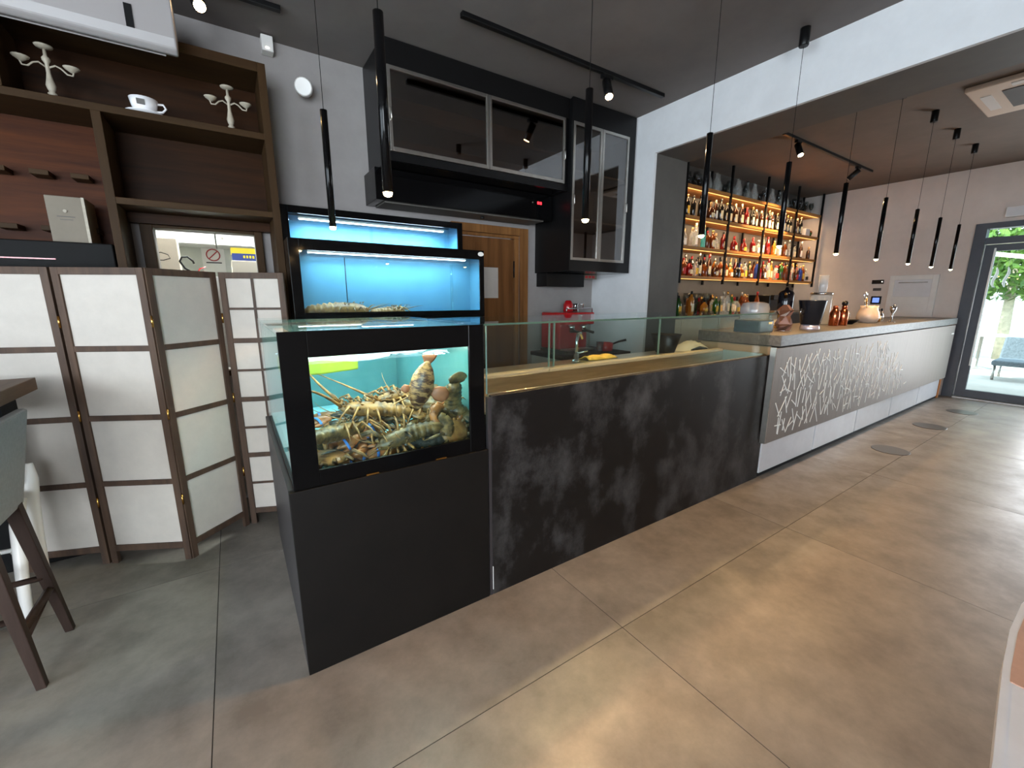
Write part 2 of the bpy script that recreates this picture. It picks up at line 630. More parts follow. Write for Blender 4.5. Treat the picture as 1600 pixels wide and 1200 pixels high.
# glass entrance door
fm = MB()
fm.box(XF - 0.03, DY1 - 0.09, 0, XF + 0.148, DY1 - 0.001, DTOP - 0.001)
fm.box(XF - 0.03, DY1 - 0.001, 0, XF - 0.001, DY1 + 0.03, DTOP - 0.001)
fm.box(XF - 0.03, DY0, 0, XF + 0.15, DY0 + 0.1, DTOP)
fm.box(XF - 0.03, DY0 + 0.1, 2.47, XF + 0.148, DY1 - 0.09, DTOP - 0.001)
fm.box(XF, DY0 + 0.1, 2.26, XF + 0.13, DY1 - 0.09, 2.35)
d1 = struct('door_1', fm, M('anthracite_frame', (74, 78, 88), 0.4, var=0.06), label='dark anthracite frame of the glass entrance')
anth = d1.data.materials[0]
obj('transom_pane', bx(XF + 0.05, DY0 + 0.1, 2.35, XF + 0.06, DY1 - 0.09, 2.47), mat['door_glass'], d1)
leaf = MB()
for (y0, y1) in ((0.66, DY1 - 0.10), (DY0 + 0.11, 0.64)):
    lf = MB()
    lf.box(XF + 0.03, y0, 0.02, XF + 0.09, y0 + 0.09, 2.25)
    lf.box(XF + 0.03, y1 - 0.11, 0.02, XF + 0.09, y1, 2.25)
    lf.box(XF + 0.03, y0 + 0.09, 0.02, XF + 0.09, y1 - 0.11, 0.13)
    lf.box(XF + 0.03, y0 + 0.09, 2.16, XF + 0.09, y1 - 0.11, 2.25)
    l_o = obj('door_leaf', lf, anth, d1)
    obj('pane', bx(XF + 0.055, y0 + 0.09, 0.13, XF + 0.063, y1 - 0.11, 2.16), mat['door_glass'], l_o)
    obj('edge_strip', bx(XF + 0.005, y1 - 0.115, 0.5, XF + 0.03, y1 - 0.095, 2.2), mat['alu'], l_o)
obj('threshold', bx(XF - 0.06, DY0, 0.0, XF + 0.15, DY1 - 0.1, 0.018), mat['alu'], d1)

# wooden door in the back wall
dr = MB()
dr.box(DX1 - 0.002, YB - 0.03, 0, DX1 + 0.09, YB - 0.001, DZ + 0.07)
dr.box(DX0 - 0.09, YB - 0.03, 0, DX0 + 0.002, YB - 0.001, DZ + 0.07)
dr.box(DX0 + 0.002, YB - 0.03, DZ - 0.002, DX1 - 0.002, YB - 0.001, DZ + 0.07)
dr.box(DX1 - 0.05, YB + 0.001, 0, DX1 - 0.001, YB + 0.09, DZ - 0.03)
dr.box(DX0 + 0.001, YB + 0.001, DZ - 0.03, DX1 - 0.001, YB + 0.09, DZ - 0.001)
d2 = struct('door_2', dr, mat['door_wood'], bevel=0.004, label='oak door frame in the back wall')
lf2 = obj('door_leaf', bx(DX0 + 0.004, YB + 0.025, 0.01, DX1 - 0.054, YB + 0.065, DZ - 0.034), WOOD('oak_leaf', (128, 86, 50), (88, 56, 32), 'z', 0.45), d2, bevel=0.003)
obj('hinge', MB().cyl((DX1 - 0.052, YB + 0.015, 1.70), (DX1 - 0.052, YB + 0.015, 1.86), 0.009), mat['satin_black'], lf2)
obj('door_glass', bx(2.04, YB + 0.015, 1.50, 2.22, YB + 0.03, 1.79), mat['paper'], lf2)

# ------------------------------------------------------------------ kitchen behind the hatch
kt = M('kitchen_tiles', (206, 208, 200), 0.35, var=0.04)
struct('wall_kitchen_back', bx(-1.8, 5.36, 0, 1.75, 5.45, 2.8), kt, label='pale kitchen wall seen through the hatch')
struct('wall_kitchen_side', bx(-1.9, 3.7, 0, -1.8, 5.45, 2.8), kt, label='pale kitchen side wall')
struct('wall_kitchen_end', bx(1.75, 3.7, 0, 1.85, 5.45, 2.8), kt, label='pale kitchen end wall')
struct('ceiling_kitchen', bx(-1.9, 3.7, 2.8, 1.85, 5.45, 2.9), mat['wall_white'], label='white kitchen ceiling')
kl = thing('kitchen_light', 'white tube light on the kitchen ceiling behind the hatch', 'ceiling light', (-0.1, 4.4, 2.74))
obj('housing', bx(-0.7, 4.33, 2.745, 0.5, 4.47, 2.80), mat['plastic_white'], kl)
obj('tube', MB().cyl((-0.65, 4.4, 2.735), (0.45, 4.4, 2.735), 0.014), mat['kitchen_lamp'], kl)
area('kitchen_light_glow', (-0.1, 4.4, 2.70), (0, 0, 0), 1.2, 0.12, 38, (0.93, 1.0, 0.94))

hf = MB()
hf.box(HX0 - 0.06, YB - 0.06, HZ0, HX0 + 0.002, YB - 0.001, HZ1 + 0.015)
hf.box(HX1 - 0.002, YB - 0.06, HZ0, HX1 + 0.045, YB - 0.001, HZ1 + 0.015)
hf.box(HX0 + 0.002, YB - 0.06, HZ1 - 0.002, HX1 - 0.002, YB - 0.001, HZ1 + 0.015)
hf.box(HX0 - 0.06, YB - 0.06, HZ0 - 0.04, HX1 + 0.045, YB - 0.001, HZ0)
struct('trim_2', hf, mat['wood_edge_v'], bevel=0.003, label='wooden frame of the kitchen hatch')

for k, (x0, x1) in enumerate(((-0.62, -0.06), (-0.05, 0.27), (0.28, 0.80))):
    t = thing('kitchen_cabinet', ['white kitchen wall cabinet behind the carrier bag', 'white kitchen wall cabinet above the no smoking sign',
                                  'white kitchen wall cabinet above the yellow and blue carton'][k], 'cabinet', ((x0 + x1) / 2, 5.2, 1.99), 'kitchen wall cabinets')
    obj('body', bx(x0, 5.02, 1.99, x1, 5.35, 2.62), mat['white'], t, bevel=0.003)
    obj('cabinet_door', bx(x0 + 0.004, 5.0, 1.995, x1 - 0.004, 5.018, 2.615), mat['white_gloss'], t, bevel=0.003)
    obj('knob', MB().cyl((x0 + 0.05, 4.985, 2.06), (x0 + 0.05, 5.0, 2.06), 0.01), mat['alu'], t)

bag_stand = obj('kitchen_worktop', MB().box(-1.2, 4.0, 0.0, 0.02, 4.6, 1.66), mat['white'], bevel=0.004)
setp(bag_stand, 'white kitchen unit carrying the paper carrier bag behind the hatch', 'cabinet')
fridge = obj('kitchen_unit', bx(0.04, 4.05, 0, 0.42, 4.6, 1.79), mat['carton'], bevel=0.006)
setp(fridge, 'pale kitchen unit under the yellow and blue carton', 'cabinet')
bagm = MB()
bagm.prism([(-0.47, 4.12), (-0.29, 4.12), (-0.285, 4.24), (-0.475, 4.24)], 1.66, 1.935)
t = thing('carrier_bag', 'white paper carrier bag with looped handles in the kitchen hatch', 'bag', (-0.38, 4.18, 1.66))
obj('bag_body', bagm, mat['paper'], t, bevel=0.004)
obj('handle', MB().tube([(-0.45, 4.115, 1.79), (-0.43, 4.11, 1.82), (-0.39, 4.11, 1.83), (-0.35, 4.11, 1.815), (-0.34, 4.115, 1.79), (-0.38, 4.11, 1.775), (-0.44, 4.112, 1.775)], 0.003, 5), mat['satin_black'], t)
pbag = MB()
pbag.tube([(-0.47, 4.34, 1.66), (-0.46, 4.34, 1.80), (-0.43, 4.34, 1.93), (-0.42, 4.34, 1.99), (-0.44, 4.34, 2.05)], [0.06, 0.07, 0.06, 0.05, 0.02], 8, flat=0.5)
setp(obj('plastic_bag', pbag, M('pale_blue_film', (206, 222, 240), 0.25)), 'crumpled pale blue plastic bag behind the paper carrier bag', 'bag')
t = thing('carton_box', 'yellow and blue printed carton on the kitchen unit', 'carton', (0.13, 4.2, 1.79))
obj('box_lower', bx(0.05, 4.12, 1.79, 0.215, 4.28, 1.85), mat['blue_card'], t)
obj('box_upper', bx(0.045, 4.115, 1.85, 0.22, 4.285, 1.892), mat['yellow'], t)
for k in range(4):
    obj('letter', bx(0.125 + k * 0.021, 4.116, 1.815, 0.138 + k * 0.021, 4.12, 1.835), mat['yellow'], t)
t = thing('no_smoking_sign', 'white no smoking sign with red ring on the kitchen wall', 'sign', (-0.1, 5.34, 1.84))
obj('sheet', bx(-0.19, 5.338, 1.76, 0.0, 5.348, 1.99), mat['white'], t)
ring = MB()
ring.tube([(-0.095 + 0.055 * math.cos(a), 5.334, 1.925 + 0.055 * math.sin(a)) for a in [2 * PI * k / 20 for k in range(21)]], 0.006, 6)
ring.box(-0.1, 5.33, 1.872, -0.09, 5.337, 1.978, Matrix.Translation((-0.095, 0, 1.925)) @ Matrix.Rotation(math.radians(45), 4, 'Y') @ Matrix.Translation((0.095, 0, -1.925)))
obj('prohibition_ring', ring, M('sign_red', (170, 60, 60), 0.5), t)
obj('text_line', bx(-0.16, 5.334, 1.845, -0.03, 5.338, 1.855), mat['satin_black'], t)
loopm = MB()
loopm.tube([(-0.20, 4.1, 1.68), (-0.26, 4.1, 1.72), (-0.285, 4.1, 1.77), (-0.27, 4.1, 1.80), (-0.235, 4.1, 1.805), (-0.205, 4.1, 1.775), (-0.20, 4.1, 1.755)], 0.007, 8)
t = thing('kitchen_tongs', 'black looped handle tongs with red tips in the hatch', 'tongs', (-0.23, 4.1, 1.66))
obj('handle', loopm, mat['satin_black'], t)
obj('tips', MB().tube([(-0.20, 4.1, 1.665), (-0.17, 4.1, 1.72), (-0.13, 4.1, 1.735)], 0.005, 6).tube([(-0.19, 4.1, 1.67), (-0.15, 4.1, 1.70), (-0.12, 4.1, 1.695)], 0.005, 6), mat['red'], t)

# ================================================================== FRONT AQUARIUM AND ITS COUNTER
t = thing('aquarium_counter', 'black laminate counter carrying the crustacean aquarium', 'counter', (0.52, 2.27, 0))
obj('front_panel', bx(0.10, 1.64, 0.0, 0.945, 1.665, 0.795), mat['black_panel'], t, bevel=0.002)
obj('side_panel', bx(0.10, 1.667, 0.0, 0.125, 2.88, 0.795), mat['side_panel'], t, bevel=0.002)
obj('top_board', bx(0.127, 1.667, 0.765, 0.945, 2.88, 0.795), mat['black_panel'], t)
obj('back_panel', bx(0.127, 2.86, 0.0, 0.945, 2.88, 0.763), mat['black_panel'], t)
obj('end_panel', bx(0.92, 1.667, 0.0, 0.945, 2.858, 0.763), mat['black_panel'], t)

AQ = thing('aquarium', 'black framed glass aquarium full of lobsters and crabs', 'aquarium', (0.53, 2.27, 0.797))
x0, x1, y0, y1, z0, z1 = 0.118, 0.932, 1.645, 2.87, 0.797, 1.385
fr = MB()
WX0, WX1, WZ0, WZ1 = 0.210, 0.856, 0.862, 1.290
fr.box(x0, y0, z0, WX0, y0 + 0.012, z1)
fr.box(WX1, y0, z0, x1, y0 + 0.012, z1)
fr.box(WX0, y0, z0, WX1, y0 + 0.012, WZ0)
fr.box(WX0, y0, WZ1, WX1, y0 + 0.012, z1)
obj('front_frame', fr, mat['gloss_black'], AQ, bevel=0.002)
obj('front_pane', bx(WX0 - 0.01, y0 + 0.014, WZ0 - 0.01, WX1 + 0.01, y0 + 0.022, WZ1 + 0.01), mat['tank_glass'], AQ)
obj('side_pane', bx(x0, y0 + 0.014, z0 + 0.02, x0 + 0.010, y1, z1 - 0.012), mat['tank_glass'], AQ)
obj('side_pane', bx(x1 - 0.012, y0 + 0.024, z0 + 0.02, x1, y1, z1 - 0.012), mat['teal'], AQ)
obj('back_pane', bx(x0 + 0.012, y1 - 0.012, z0 + 0.02, x1 - 0.014, y1, z1 - 0.012), mat['teal'], AQ)
obj('tank_floor', bx(x0 + 0.012, y0 + 0.024, z0, x1 - 0.014, y1 - 0.014, z0 + 0.02), mat['cyan'], AQ)
obj('side_rail', bx(x0 + 0.002, y0 + 0.014, z0, x0 + 0.010, y1, z0 + 0.02), mat['satin_black'], AQ)
obj('top_pane', bx(x0, y0 + 0.013, z1 - 0.010, x1, 2.30, z1), mat['glass'], AQ)
obj('top_pane', bx(x0, 2.315, z1 - 0.010, x1, y1, z1), mat['glass'], AQ)
obj('top_bar', bx(x0, 2.30, z1 - 0.014, x1, 2.315, z1 - 0.001), mat['alu'], AQ)
wsurf = MB()
nx, ny = 26, 34
for j in range(ny + 1):
    for i in range(nx + 1):
        X = x0 + 0.014 + (x1 - x0 - 0.030) * i / nx
        Y = y0 + 0.026 + (y1 - y0 - 0.042) * j / ny
        Z = 1.268 + 0.004 * math.sin(21 * X + 9 * Y) + 0.003 * math.sin(33 * Y - 17 * X) + 0.002 * rnd.uniform(-1, 1)
        wsurf.v.append(Vector((X, Y, Z)))
wsurf.smooth = True
for j in range(ny):
    for i in range(nx):
        b = j * (nx + 1) + i
        wsurf.face((b, b + 1, b + nx + 2, b + nx + 1))
ws = obj('water', wsurf, mat['water_top'], AQ)
obj('water_body', bx(x0 + 0.0125, y0 + 0.0245, z0 + 0.022, x1 - 0.0155, y1 - 0.0145, 1.262), mat['water'], ws)
for (a, b_, c, d) in ((0.60, 2.42, 0.90, 2.47), (0.15, 1.75, 0.19, 2.25), (0.30, 2.62, 0.86, 2.66)):
    lb = obj('light_bar', bx(a, b_, 1.345, c, d, 1.362), mat['plastic_white'], AQ)
    obj('led_strip', bx(a + 0.005, b_ + 0.006, 1.341, c - 0.005, d - 0.006, 1.345), mat['led'], lb)
la = area('aquarium_light', (0.55, 2.30, 1.335), (0, 0, 0), 0.66, 0.8, 4.5, (0.94, 0.98, 1.0))
la2 = area('aquarium_light_front', (0.53, 1.80, 1.335), (0, 0, 0), 0.62, 0.18, 4.5, (1.0, 0.90, 0.78))
for x in (0.38, 0.68):
    obj('drip_tab', bx(x, y0 - 0.004, 0.797, x + 0.05, y0, 0.803), mat['brass'], AQ)

setp(obj('filter_tray', MB().prism([(0.15, 2.02), (0.30, 2.00), (0.478, 2.06), (0.478, 2.20), (0.15, 2.20)], 1.165, 1.240), mat['tray_yellow'], bevel=0.008),
     'yellow-green plastic filter tray hanging under the aquarium water line', 'filter tray')


# ---- crustaceans
def lobster_mesh(name, L=0.36, claws=True, seed=0, curl=0.25, spiny=False, fat=1.0):
    r = random.Random(seed)
    mb = MB()
    mb.smooth = True
    # one continuous trunk from tail to head: segments of the tail show as ridges
    pts, rad = [], []
    n = 34
    for i in range(n + 1):
        t = i / n
        x = (t - 0.5) * L
        zc = 0.030 * L / 0.36
        if t < 0.5:
            zc += curl * 0.0 - (0.5 - t) ** 2 * curl * 0.12
            w = 0.030 + 0.012 * (t / 0.5)
            w *= 1.0 + 0.13 * (1 if (i % 3) == 1 else (-0.6 if (i % 3) == 0 else 0.1))
        else:
            u = (t - 0.5) / 0.5
            w = 0.044 * (1 - 0.15 * u - 0.55 * max(0, u - 0.55) ** 1.2 * 2.2)
            w *= 1 + r.uniform(-0.03, 0.03)
        if t > 0.97: w *= 0.5
        if t < 0.03: w *= 0.6
        pts.append((x, 0.012 * math.sin(3 * t + seed), max(zc, 0.018)))
        rad.append(w * L / 0.36 * fat)
    mb.tube(pts, rad, 12, flat=0.8, up=(0, 0, 1))
    # tail fan
    for a in (-0.9, -0.45, 0, 0.45, 0.9):
        d = Vector((-math.cos(a), math.sin(a), 0))
        p0 = Vector((-0.47 * L, 0, 0.02))
        mb.tube([p0, p0 + d * 0.05 * L / 0.36, p0 + d * 0.085 * L / 0.36], [0.010, 0.022, 0.012], 8, flat=0.22, up=(0, 0, 1))
    # spines or knobs on the carapace
    for k in range(26 if spiny else 10):
        x = L * r.uniform(0.02, 0.42)
        a = r.uniform(-1.1, 1.1)
        p = Vector((x, 0.036 * math.sin(a) * L / 0.36 * fat, 0.028 + 0.036 * math.cos(a) * L / 0.36 * fat))
        mb.cyl(p, p + Vector((0.012, 0.012 * math.sin(a), 0.012 * math.cos(a))), 0.005, 0.001, 5)
    # eyes
    for s in (-1, 1):
        mb.tube([(0.44 * L, 0.012 * s, 0.045), (0.47 * L, 0.020 * s, 0.055)], [0.004, 0.007], 6)
    mb.mi = 1
    # walking legs, four pairs
    for s in (-1, 1):
        for k in range(4):
            x = L * (0.06 + 0.075 * k)
            sp = 0.9 + 0.25 * r.random()
            fwd = -0.04 + 0.035 * k + r.uniform(-0.01, 0.01)
            mb.tube([(x, 0.020 * s, 0.02), (x + fwd * 0.4, 0.065 * s * sp, 0.052 + 0.012 * r.random()),
                     (x + fwd * 0.8, 0.105 * s * sp, 0.028), (x + fwd, 0.128 * s * sp, -0.004)], [0.0065, 0.0055, 0.004, 0.0015], 6)
    # antennae
    for s in (-1, 1):
        la_ = (0.62 if spiny else 0.45) * L / 0.36
        pts = [Vector((0.46 * L, 0.018 * s, 0.035))]
        for q in range(1, 7):
            u = q / 6
            pts.append(pts[0] + Vector((la_ * u * (0.75 - 0.2 * u), s * la_ * 0.45 * u * u + s * 0.02 * u, la_ * (0.55 if spiny else 0.25) * u * (1 - 0.35 * u))) * 0.6)
        r0 = 0.008 if spiny else 0.0035
        mb.tube(pts, [r0 * (1 - 0.8 * q / 6) for q in range(7)], 6)
        mb.tube([(0.47 * L, 0.008 * s, 0.04), (0.55 * L, 0.016 * s, 0.07), (0.60 * L, 0.03 * s, 0.075)], [0.003, 0.002, 0.001], 5)
    bands = []
    if claws:
        for s in (-1, 1):
            mb.mi = 0
            k = L / 0.36
            a0 = Vector((0.36 * L, 0.030 * s, 0.025))
            a1 = Vector((0.40 * L + 0.03, 0.085 * s * k, 0.035))
            a2 = Vector((0.40 * L + 0.075, 0.085 * s * k, 0.03))
            mb.tube([a0, (a0 + a1) / 2 + Vector((0, 0, 0.012)), a1, a2], [0.010 * k, 0.013 * k, 0.014 * k, 0.013 * k], 8)
            mb.mi = 2
            size = 1.0 if s > 0 else 0.85
            base = a2
            dr_ = Vector((1, -0.25 * s, 0.0)).normalized()
            P = [base + dr_ * (0.145 * k * size) * u for u in (0, 0.12, 0.3, 0.5, 0.68, 0.84, 1.0)]
            mb.tube(P, [0.012 * k, 0.028 * k * size, 0.036 * k * size, 0.035 * k * size, 0.027 * k * size, 0.016 * k * size, 0.003], 10, flat=0.48, up=(0, 0, 1))
            side = Vector((-dr_.y, dr_.x, 0)) * (-s)
            q0 = base + dr_ * 0.055 * k * size + side * 0.026 * k * size
            mb.tube([q0, q0 + dr_ * 0.04 * k + side * 0.012 * k, q0 + dr_ * 0.085 * k + side * 0.004], [0.011 * k, 0.012 * k, 0.002], 8, flat=0.7, up=(0, 0, 1))
            bands.append((base + dr_ * 0.088 * k * size + side * 0.006 * k, dr_, 0.037 * k * size, k))
    return mb, bands


FRONT_BOX = (0.137, 0.914, 1.676, 2.85, 0.822, 1.255)


def keep_inside(o, box):
    bpy.context.view_layer.update()
    mw = o.matrix_world.copy()
    mi = mw.inverted()
    for v in o.data.vertices:
        p = mw @ v.co
        p.x = min(max(p.x, box[0]), box[1]); p.y = min(max(p.y, box[2]), box[3]); p.z = min(max(p.z, box[4]), box[5])
        v.co = mi @ p


def lobster(name, label, loc, rot, mats, L=0.36, claws=True, seed=0, spiny=False, curl=0.25, group='crustaceans in the front aquarium', fat=1.0, box=(0.137, 0.914, 1.676, 2.85, 0.822, 1.255)):
    mb, bands = lobster_mesh(name, L, claws, seed, curl, spiny, fat)
    o = obj(name, mb, mats, local=True)
    o.location = loc
    o.rotation_euler = Euler([math.radians(a) for a in rot], 'XYZ')
    keep_inside(o, box)
    setp(o, label, 'lobster', group)
    for (c, d, r_, k) in bands:
        b = MB()
        side = Vector((-d.y, d.x, 0))
        ring = []
        for q in range(17):
            a = 2 * PI * q / 16
            ring.append(c + side * math.cos(a) * r_ * 1.04 + Vector((0, 0, 1)) * math.sin(a) * r_ * 0.56)
        n = 17
        w = 0.006 * k
        base = len(b.v)
        b.smooth = True
        for p in ring:
            b.v += [p - d * w, p + d * w]
        for q in range(16):
            b.face((2 * q, 2 * q + 2, 2 * q + 3, 2 * q + 1))
        ob = obj('rubber_band', b, mat['band'], o, local=True)
        keep_inside(ob, box)
        sol = ob.modifiers.new('thick', 'SOLIDIFY')
        sol.thickness = 0.002
        sol.offset = 1
    return o


brown3 = [shell_brown, leg_mat, claw_mat]
dark3 = [shell_dark, leg_mat, claw_mat]
gold3 = [shell_gold, leg_mat, claw_mat]
# pile in the front aquarium (tank floor at 0.819); nearest the glass first
lobster('lobster', 'brown lobster with two blue-banded orange claws against the front glass', (0.735, 1.83, 0.895), (-48, 4, 186), brown3, 0.34, True, 3)
lobster('lobster', 'dark lobster with banded claws lying under the orange-clawed lobster', (0.70, 1.77, 0.838), (-42, -4, 172), dark3, 0.34, True, 5)
lobster('lobster', 'dark speckled lobster sprawled across the middle of the front aquarium', (0.66, 1.92, 0.945), (-20, -6, 22), dark3, 0.36, True, 8)
lobster('spiny_lobster', 'golden spiny lobster on top of the pile with raised antennae', (0.49, 1.86, 0.985), (-10, -10, 170), gold3, 0.32, False, 11, True, fat=1.1)
lobster('spiny_lobster', 'pale spiny lobster behind the raised antennae facing the tank end', (0.66, 1.98, 1.010), (-10, 4, 200), gold3, 0.32, False, 14, True)
lobster('spiny_lobster', 'mottled spiny lobster at the glass corner above the crab', (0.31, 1.79, 0.925), (-10, 4, 20), brown3, 0.32, False, 17, True, fat=1.15)
lobster('spiny_lobster', 'spiny lobster resting low behind the crab in the front aquarium', (0.33, 1.98, 0.835), (0, 0, 10), brown3, 0.36, False, 21, True, fat=1.2)
lobster('lobster', 'large dark lobster at the back of the front aquarium', (0.62, 2.26, 0.835), (0, 0, 160), dark3, 0.42, True, 23)
lobster('lobster', 'small dark lobster resting behind the mottled one on the tank floor', (0.44, 1.80, 0.845), (-30, 0, 5), dark3, 0.30, False, 25, fat=1.25)
lobster('lobster', 'mottled lobster standing tail-up beside the striped fish', (0.845, 1.79, 0.985), (0, 68, 100), brown3, 0.26, False, 27, fat=1.5)
lobster('lobster', 'brown lobster wedged below the striped fish', (0.76, 1.86, 0.965), (-25, -10, 150), brown3, 0.32, False, 29, fat=1.2)


lobster('lobster', 'orange-clawed lobster lying flat behind the crab with raised blue bands', (0.60, 1.75, 0.885), (-55, 10, 176), brown3, 0.30, True, 41, fat=1.1)
lobster('lobster', 'dark lobster heaped behind the golden spiny lobster', (0.56, 2.00, 0.905), (-15, 0, 190), dark3, 0.36, True, 43, fat=1.2)

# crab: wide shell, short tail flap, eight legs and two heavy claws
def crab_mesh():
    mb = MB()
    mb.smooth = True
    prof = []
    for i in range(9):
        u = i / 8
        prof.append((0.085 * math.sin(max(0.02, PI * (0.06 + 0.88 * u))) ** 0.7, -0.018 + 0.045 * u))
    mb.lathe(prof, 22, (0, 0, 0.03), 1.0, 0.68)
    for k in range(9):
        a = math.radians(20 + 140 * k / 8)
        mb.sphere((0.084 * math.cos(a), 0.060 * math.sin(a), 0.036), 0.010, 0.010, 0.007, 7, 5)
    mb.mi = 1
    for s in (-1, 1):
        for k in range(4):
            a = math.radians(-50 + 27 * k)
            d = Vector((math.cos(a) * s, math.sin(a), 0))
            p = d * 0.06 + Vector((0, 0, 0.03))
            mb.tube([p, p + d * 0.045 + Vector((0, 0, 0.03)), p + d * 0.08 + Vector((0, 0, 0.008)), p + d * 0.105 - Vector((0, 0, 0.026))], [0.010, 0.009, 0.007, 0.002], 7)
    mb.mi = 2
    for s in (-1, 1):
        p = Vector((0.055 * s, 0.048, 0.025))
        mb.tube([p, p + Vector((0.035 * s, 0.03, 0.01)), p + Vector((0.025 * s, 0.065, 0.004))], [0.014, 0.017, 0.016], 8)
        q = p + Vector((0.022 * s, 0.06, 0.004))
        mb.tube([q, q + Vector((-0.02 * s, 0.02, 0)), q + Vector((-0.05 * s, 0.03, 0)), q + Vector((-0.085 * s, 0.022, 0))], [0.016, 0.027, 0.022, 0.004], 9, flat=0.75)
        mb.tube([q + Vector((-0.028 * s, 0.034, 0)), q + Vector((-0.055 * s, 0.048, 0)), q + Vector((-0.085 * s, 0.036, 0))], [0.010, 0.010, 0.002], 7)
    return mb


cr = obj('crab', crab_mesh(), [crab_mat, shell_gold, claw_mat], local=True)
cr.location = (0.270, 1.765, 0.826)
cr.rotation_euler = (math.radians(8), 0, math.radians(-62))
keep_inside(cr, FRONT_BOX)
setp(cr, 'golden brown crab in the lower front corner of the aquarium', 'crab', 'crustaceans in the front aquarium')
cr2 = obj('crab', crab_mesh(), [crab_mat, shell_brown, claw_mat], local=True)
cr2.location = (0.81, 1.76, 0.862)
cr2.rotation_euler = (math.radians(58), math.radians(0), math.radians(20))
keep_inside(cr2, FRONT_BOX)
setp(cr2, 'mottled crab tilted up against the frame in the aquarium corner under the fish', 'crab', 'crustaceans in the front aquarium')

# striped fish hanging head down
fm_ = MB()
fm_.smooth = True
fm_.tube([(0, 0, z) for z in (-0.12, -0.10, -0.06, -0.01, 0.04, 0.08, 0.10, 0.115)], [0.006, 0.022, 0.043, 0.055, 0.050, 0.034, 0.018, 0.010], 14, flat=0.5, up=(0, 1, 0))
fm_.mi = 1
fm_.tube([(0.04, 0, -0.015), (0.075, 0, -0.02), (0.11, 0, -0.02), (0.13, 0, -0.018)], [0.010, 0.034, 0.037, 0.014], 10, flat=0.16, up=(0, 1, 0))
fm_.tube([(-0.045, 0, -0.02), (-0.068, 0, -0.03), (-0.085, 0, -0.035)], [0.010, 0.022, 0.006], 8, flat=0.16, up=(0, 1, 0))
fm_.tube([(0, 0, 0.10), (0, 0, 0.13), (0, 0, 0.155)], [0.012, 0.030, 0.036], 8, flat=0.14, up=(0, 1, 0))
fish = obj('fish', fm_, [fish_mat, fin_mat], local=True)
fish.location = (0.675, 1.76, 1.115)
fish.rotation_euler = (0, math.radians(16), math.radians(-15))
keep_inside(fish, FRONT_BOX)
setp(fish, 'striped fish with orange fins hanging head down in the front aquarium', 'fish')

# ================================================================== THE TWO BACK AQUARIUMS
st = thing('aquarium_stand', 'black stand under the two stacked aquariums by the back wall', 'stand', (1.03, 3.3, 0))
obj('shelf_board', bx(0.33, 3.04, 1.31, 1.735, 3.285, 1.352), mat['satin_black'], st)
obj('front_panel', bx(0.33, 3.05, 0.0, 1.735, 3.07, 1.31), mat['satin_black'], st)
obj('end_panel', bx(0.33, 3.07, 0.0, 0.35, 3.28, 1.31), mat['satin_black'], st)
obj('end_panel', bx(1.715, 3.07, 0.0, 1.735, 3.28, 1.31), mat['satin_black'], st)
obj('rear_shelf', bx(0.338, 3.30, 1.31, 1.68, 3.57, 1.352), mat['satin_black'], st)
obj('rear_panel', bx(0.338, 3.55, 0.0, 1.68, 3.57, 1.31), mat['satin_black'], st)


def back_tank(label, x0, x1, y0, y1, z0, z1, wx0, wx1, wz0, wz1, backmat, power, wl, led_y):
    t = thing('aquarium', label, 'aquarium', ((x0 + x1) / 2, (y0 + y1) / 2, z0))
    fr = MB()
    fr.box(x0, y0, z0, wx0, y0 + 0.012, z1)
    fr.box(wx1, y0, z0, x1, y0 + 0.012, z1)
    fr.box(wx0, y0, z0, wx1, y0 + 0.012, wz0)
    fr.box(wx0, y0, wz1, wx1, y0 + 0.012, z1)
    obj('front_frame', fr, mat['gloss_black'], t, bevel=0.002)
    obj('front_pane', bx(wx0 - 0.006, y0 + 0.014, wz0 - 0.006, wx1 + 0.006, y0 + 0.022, wz1 + 0.006), mat['tank_glass'], t)
    obj('side_pane', bx(x0, y0 + 0.014, z0, x0 + 0.01, y1, z1), mat['gloss_black'], t)
    obj('side_pane', bx(x1 - 0.01, y0 + 0.014, z0, x1, y1, z1), backmat, t)
    obj('back_pane', bx(x0 + 0.011, y1 - 0.012, z0 + 0.021, x1 - 0.011, y1, z1 - 0.021), backmat, t)
    obj('tank_floor', bx(x0 + 0.011, y0 + 0.024, z0, x1 - 0.011, y1, z0 + 0.02), backmat, t)
    obj('lid', bx(x0 + 0.011, y0 + 0.014, z1 - 0.02, x1 - 0.011, y1, z1), mat['satin_black'], t)
    lb = obj('light_bar', bx(x0 + 0.12, led_y, wl + 0.032, x1 - 0.12, led_y + 0.03, wl + 0.045), mat['plastic_white'], t)
    obj('led_strip', bx(x0 + 0.125, led_y + 0.004, wl + 0.027, x1 - 0.125, led_y + 0.026, wl + 0.032), mat['led'], lb)
    w = MB()
    w.smooth = True
    nx = 60
    for j in range(4):
        for i in range(nx + 1):
            w.v.append(Vector((x0 + 0.013 + (x1 - x0 - 0.026) * i / nx, y0 + 0.026 + (y1 - y0 - 0.042) * j / 3, wl + rnd.uniform(-0.006, 0.006))))
    for j in range(3):
        for i in range(nx):
            b = j * (nx + 1) + i
            w.face((b, b + 1, b + nx + 2, b + nx + 1))
    ww = obj('water', w, mat['water_top'], t)
    obj('water_body', bx(x0 + 0.0125, y0 + 0.0245, z0 + 0.022, x1 - 0.0125, y1 - 0.0145, wl - 0.01), mat['water'], ww)
    area('back_aquarium_light', ((x0 + x1) / 2, led_y + 0.015, wl + 0.022), (0, 0, 0), x1 - x0 - 0.25, 0.02, power, (0.86, 0.93, 1.0))
    return t


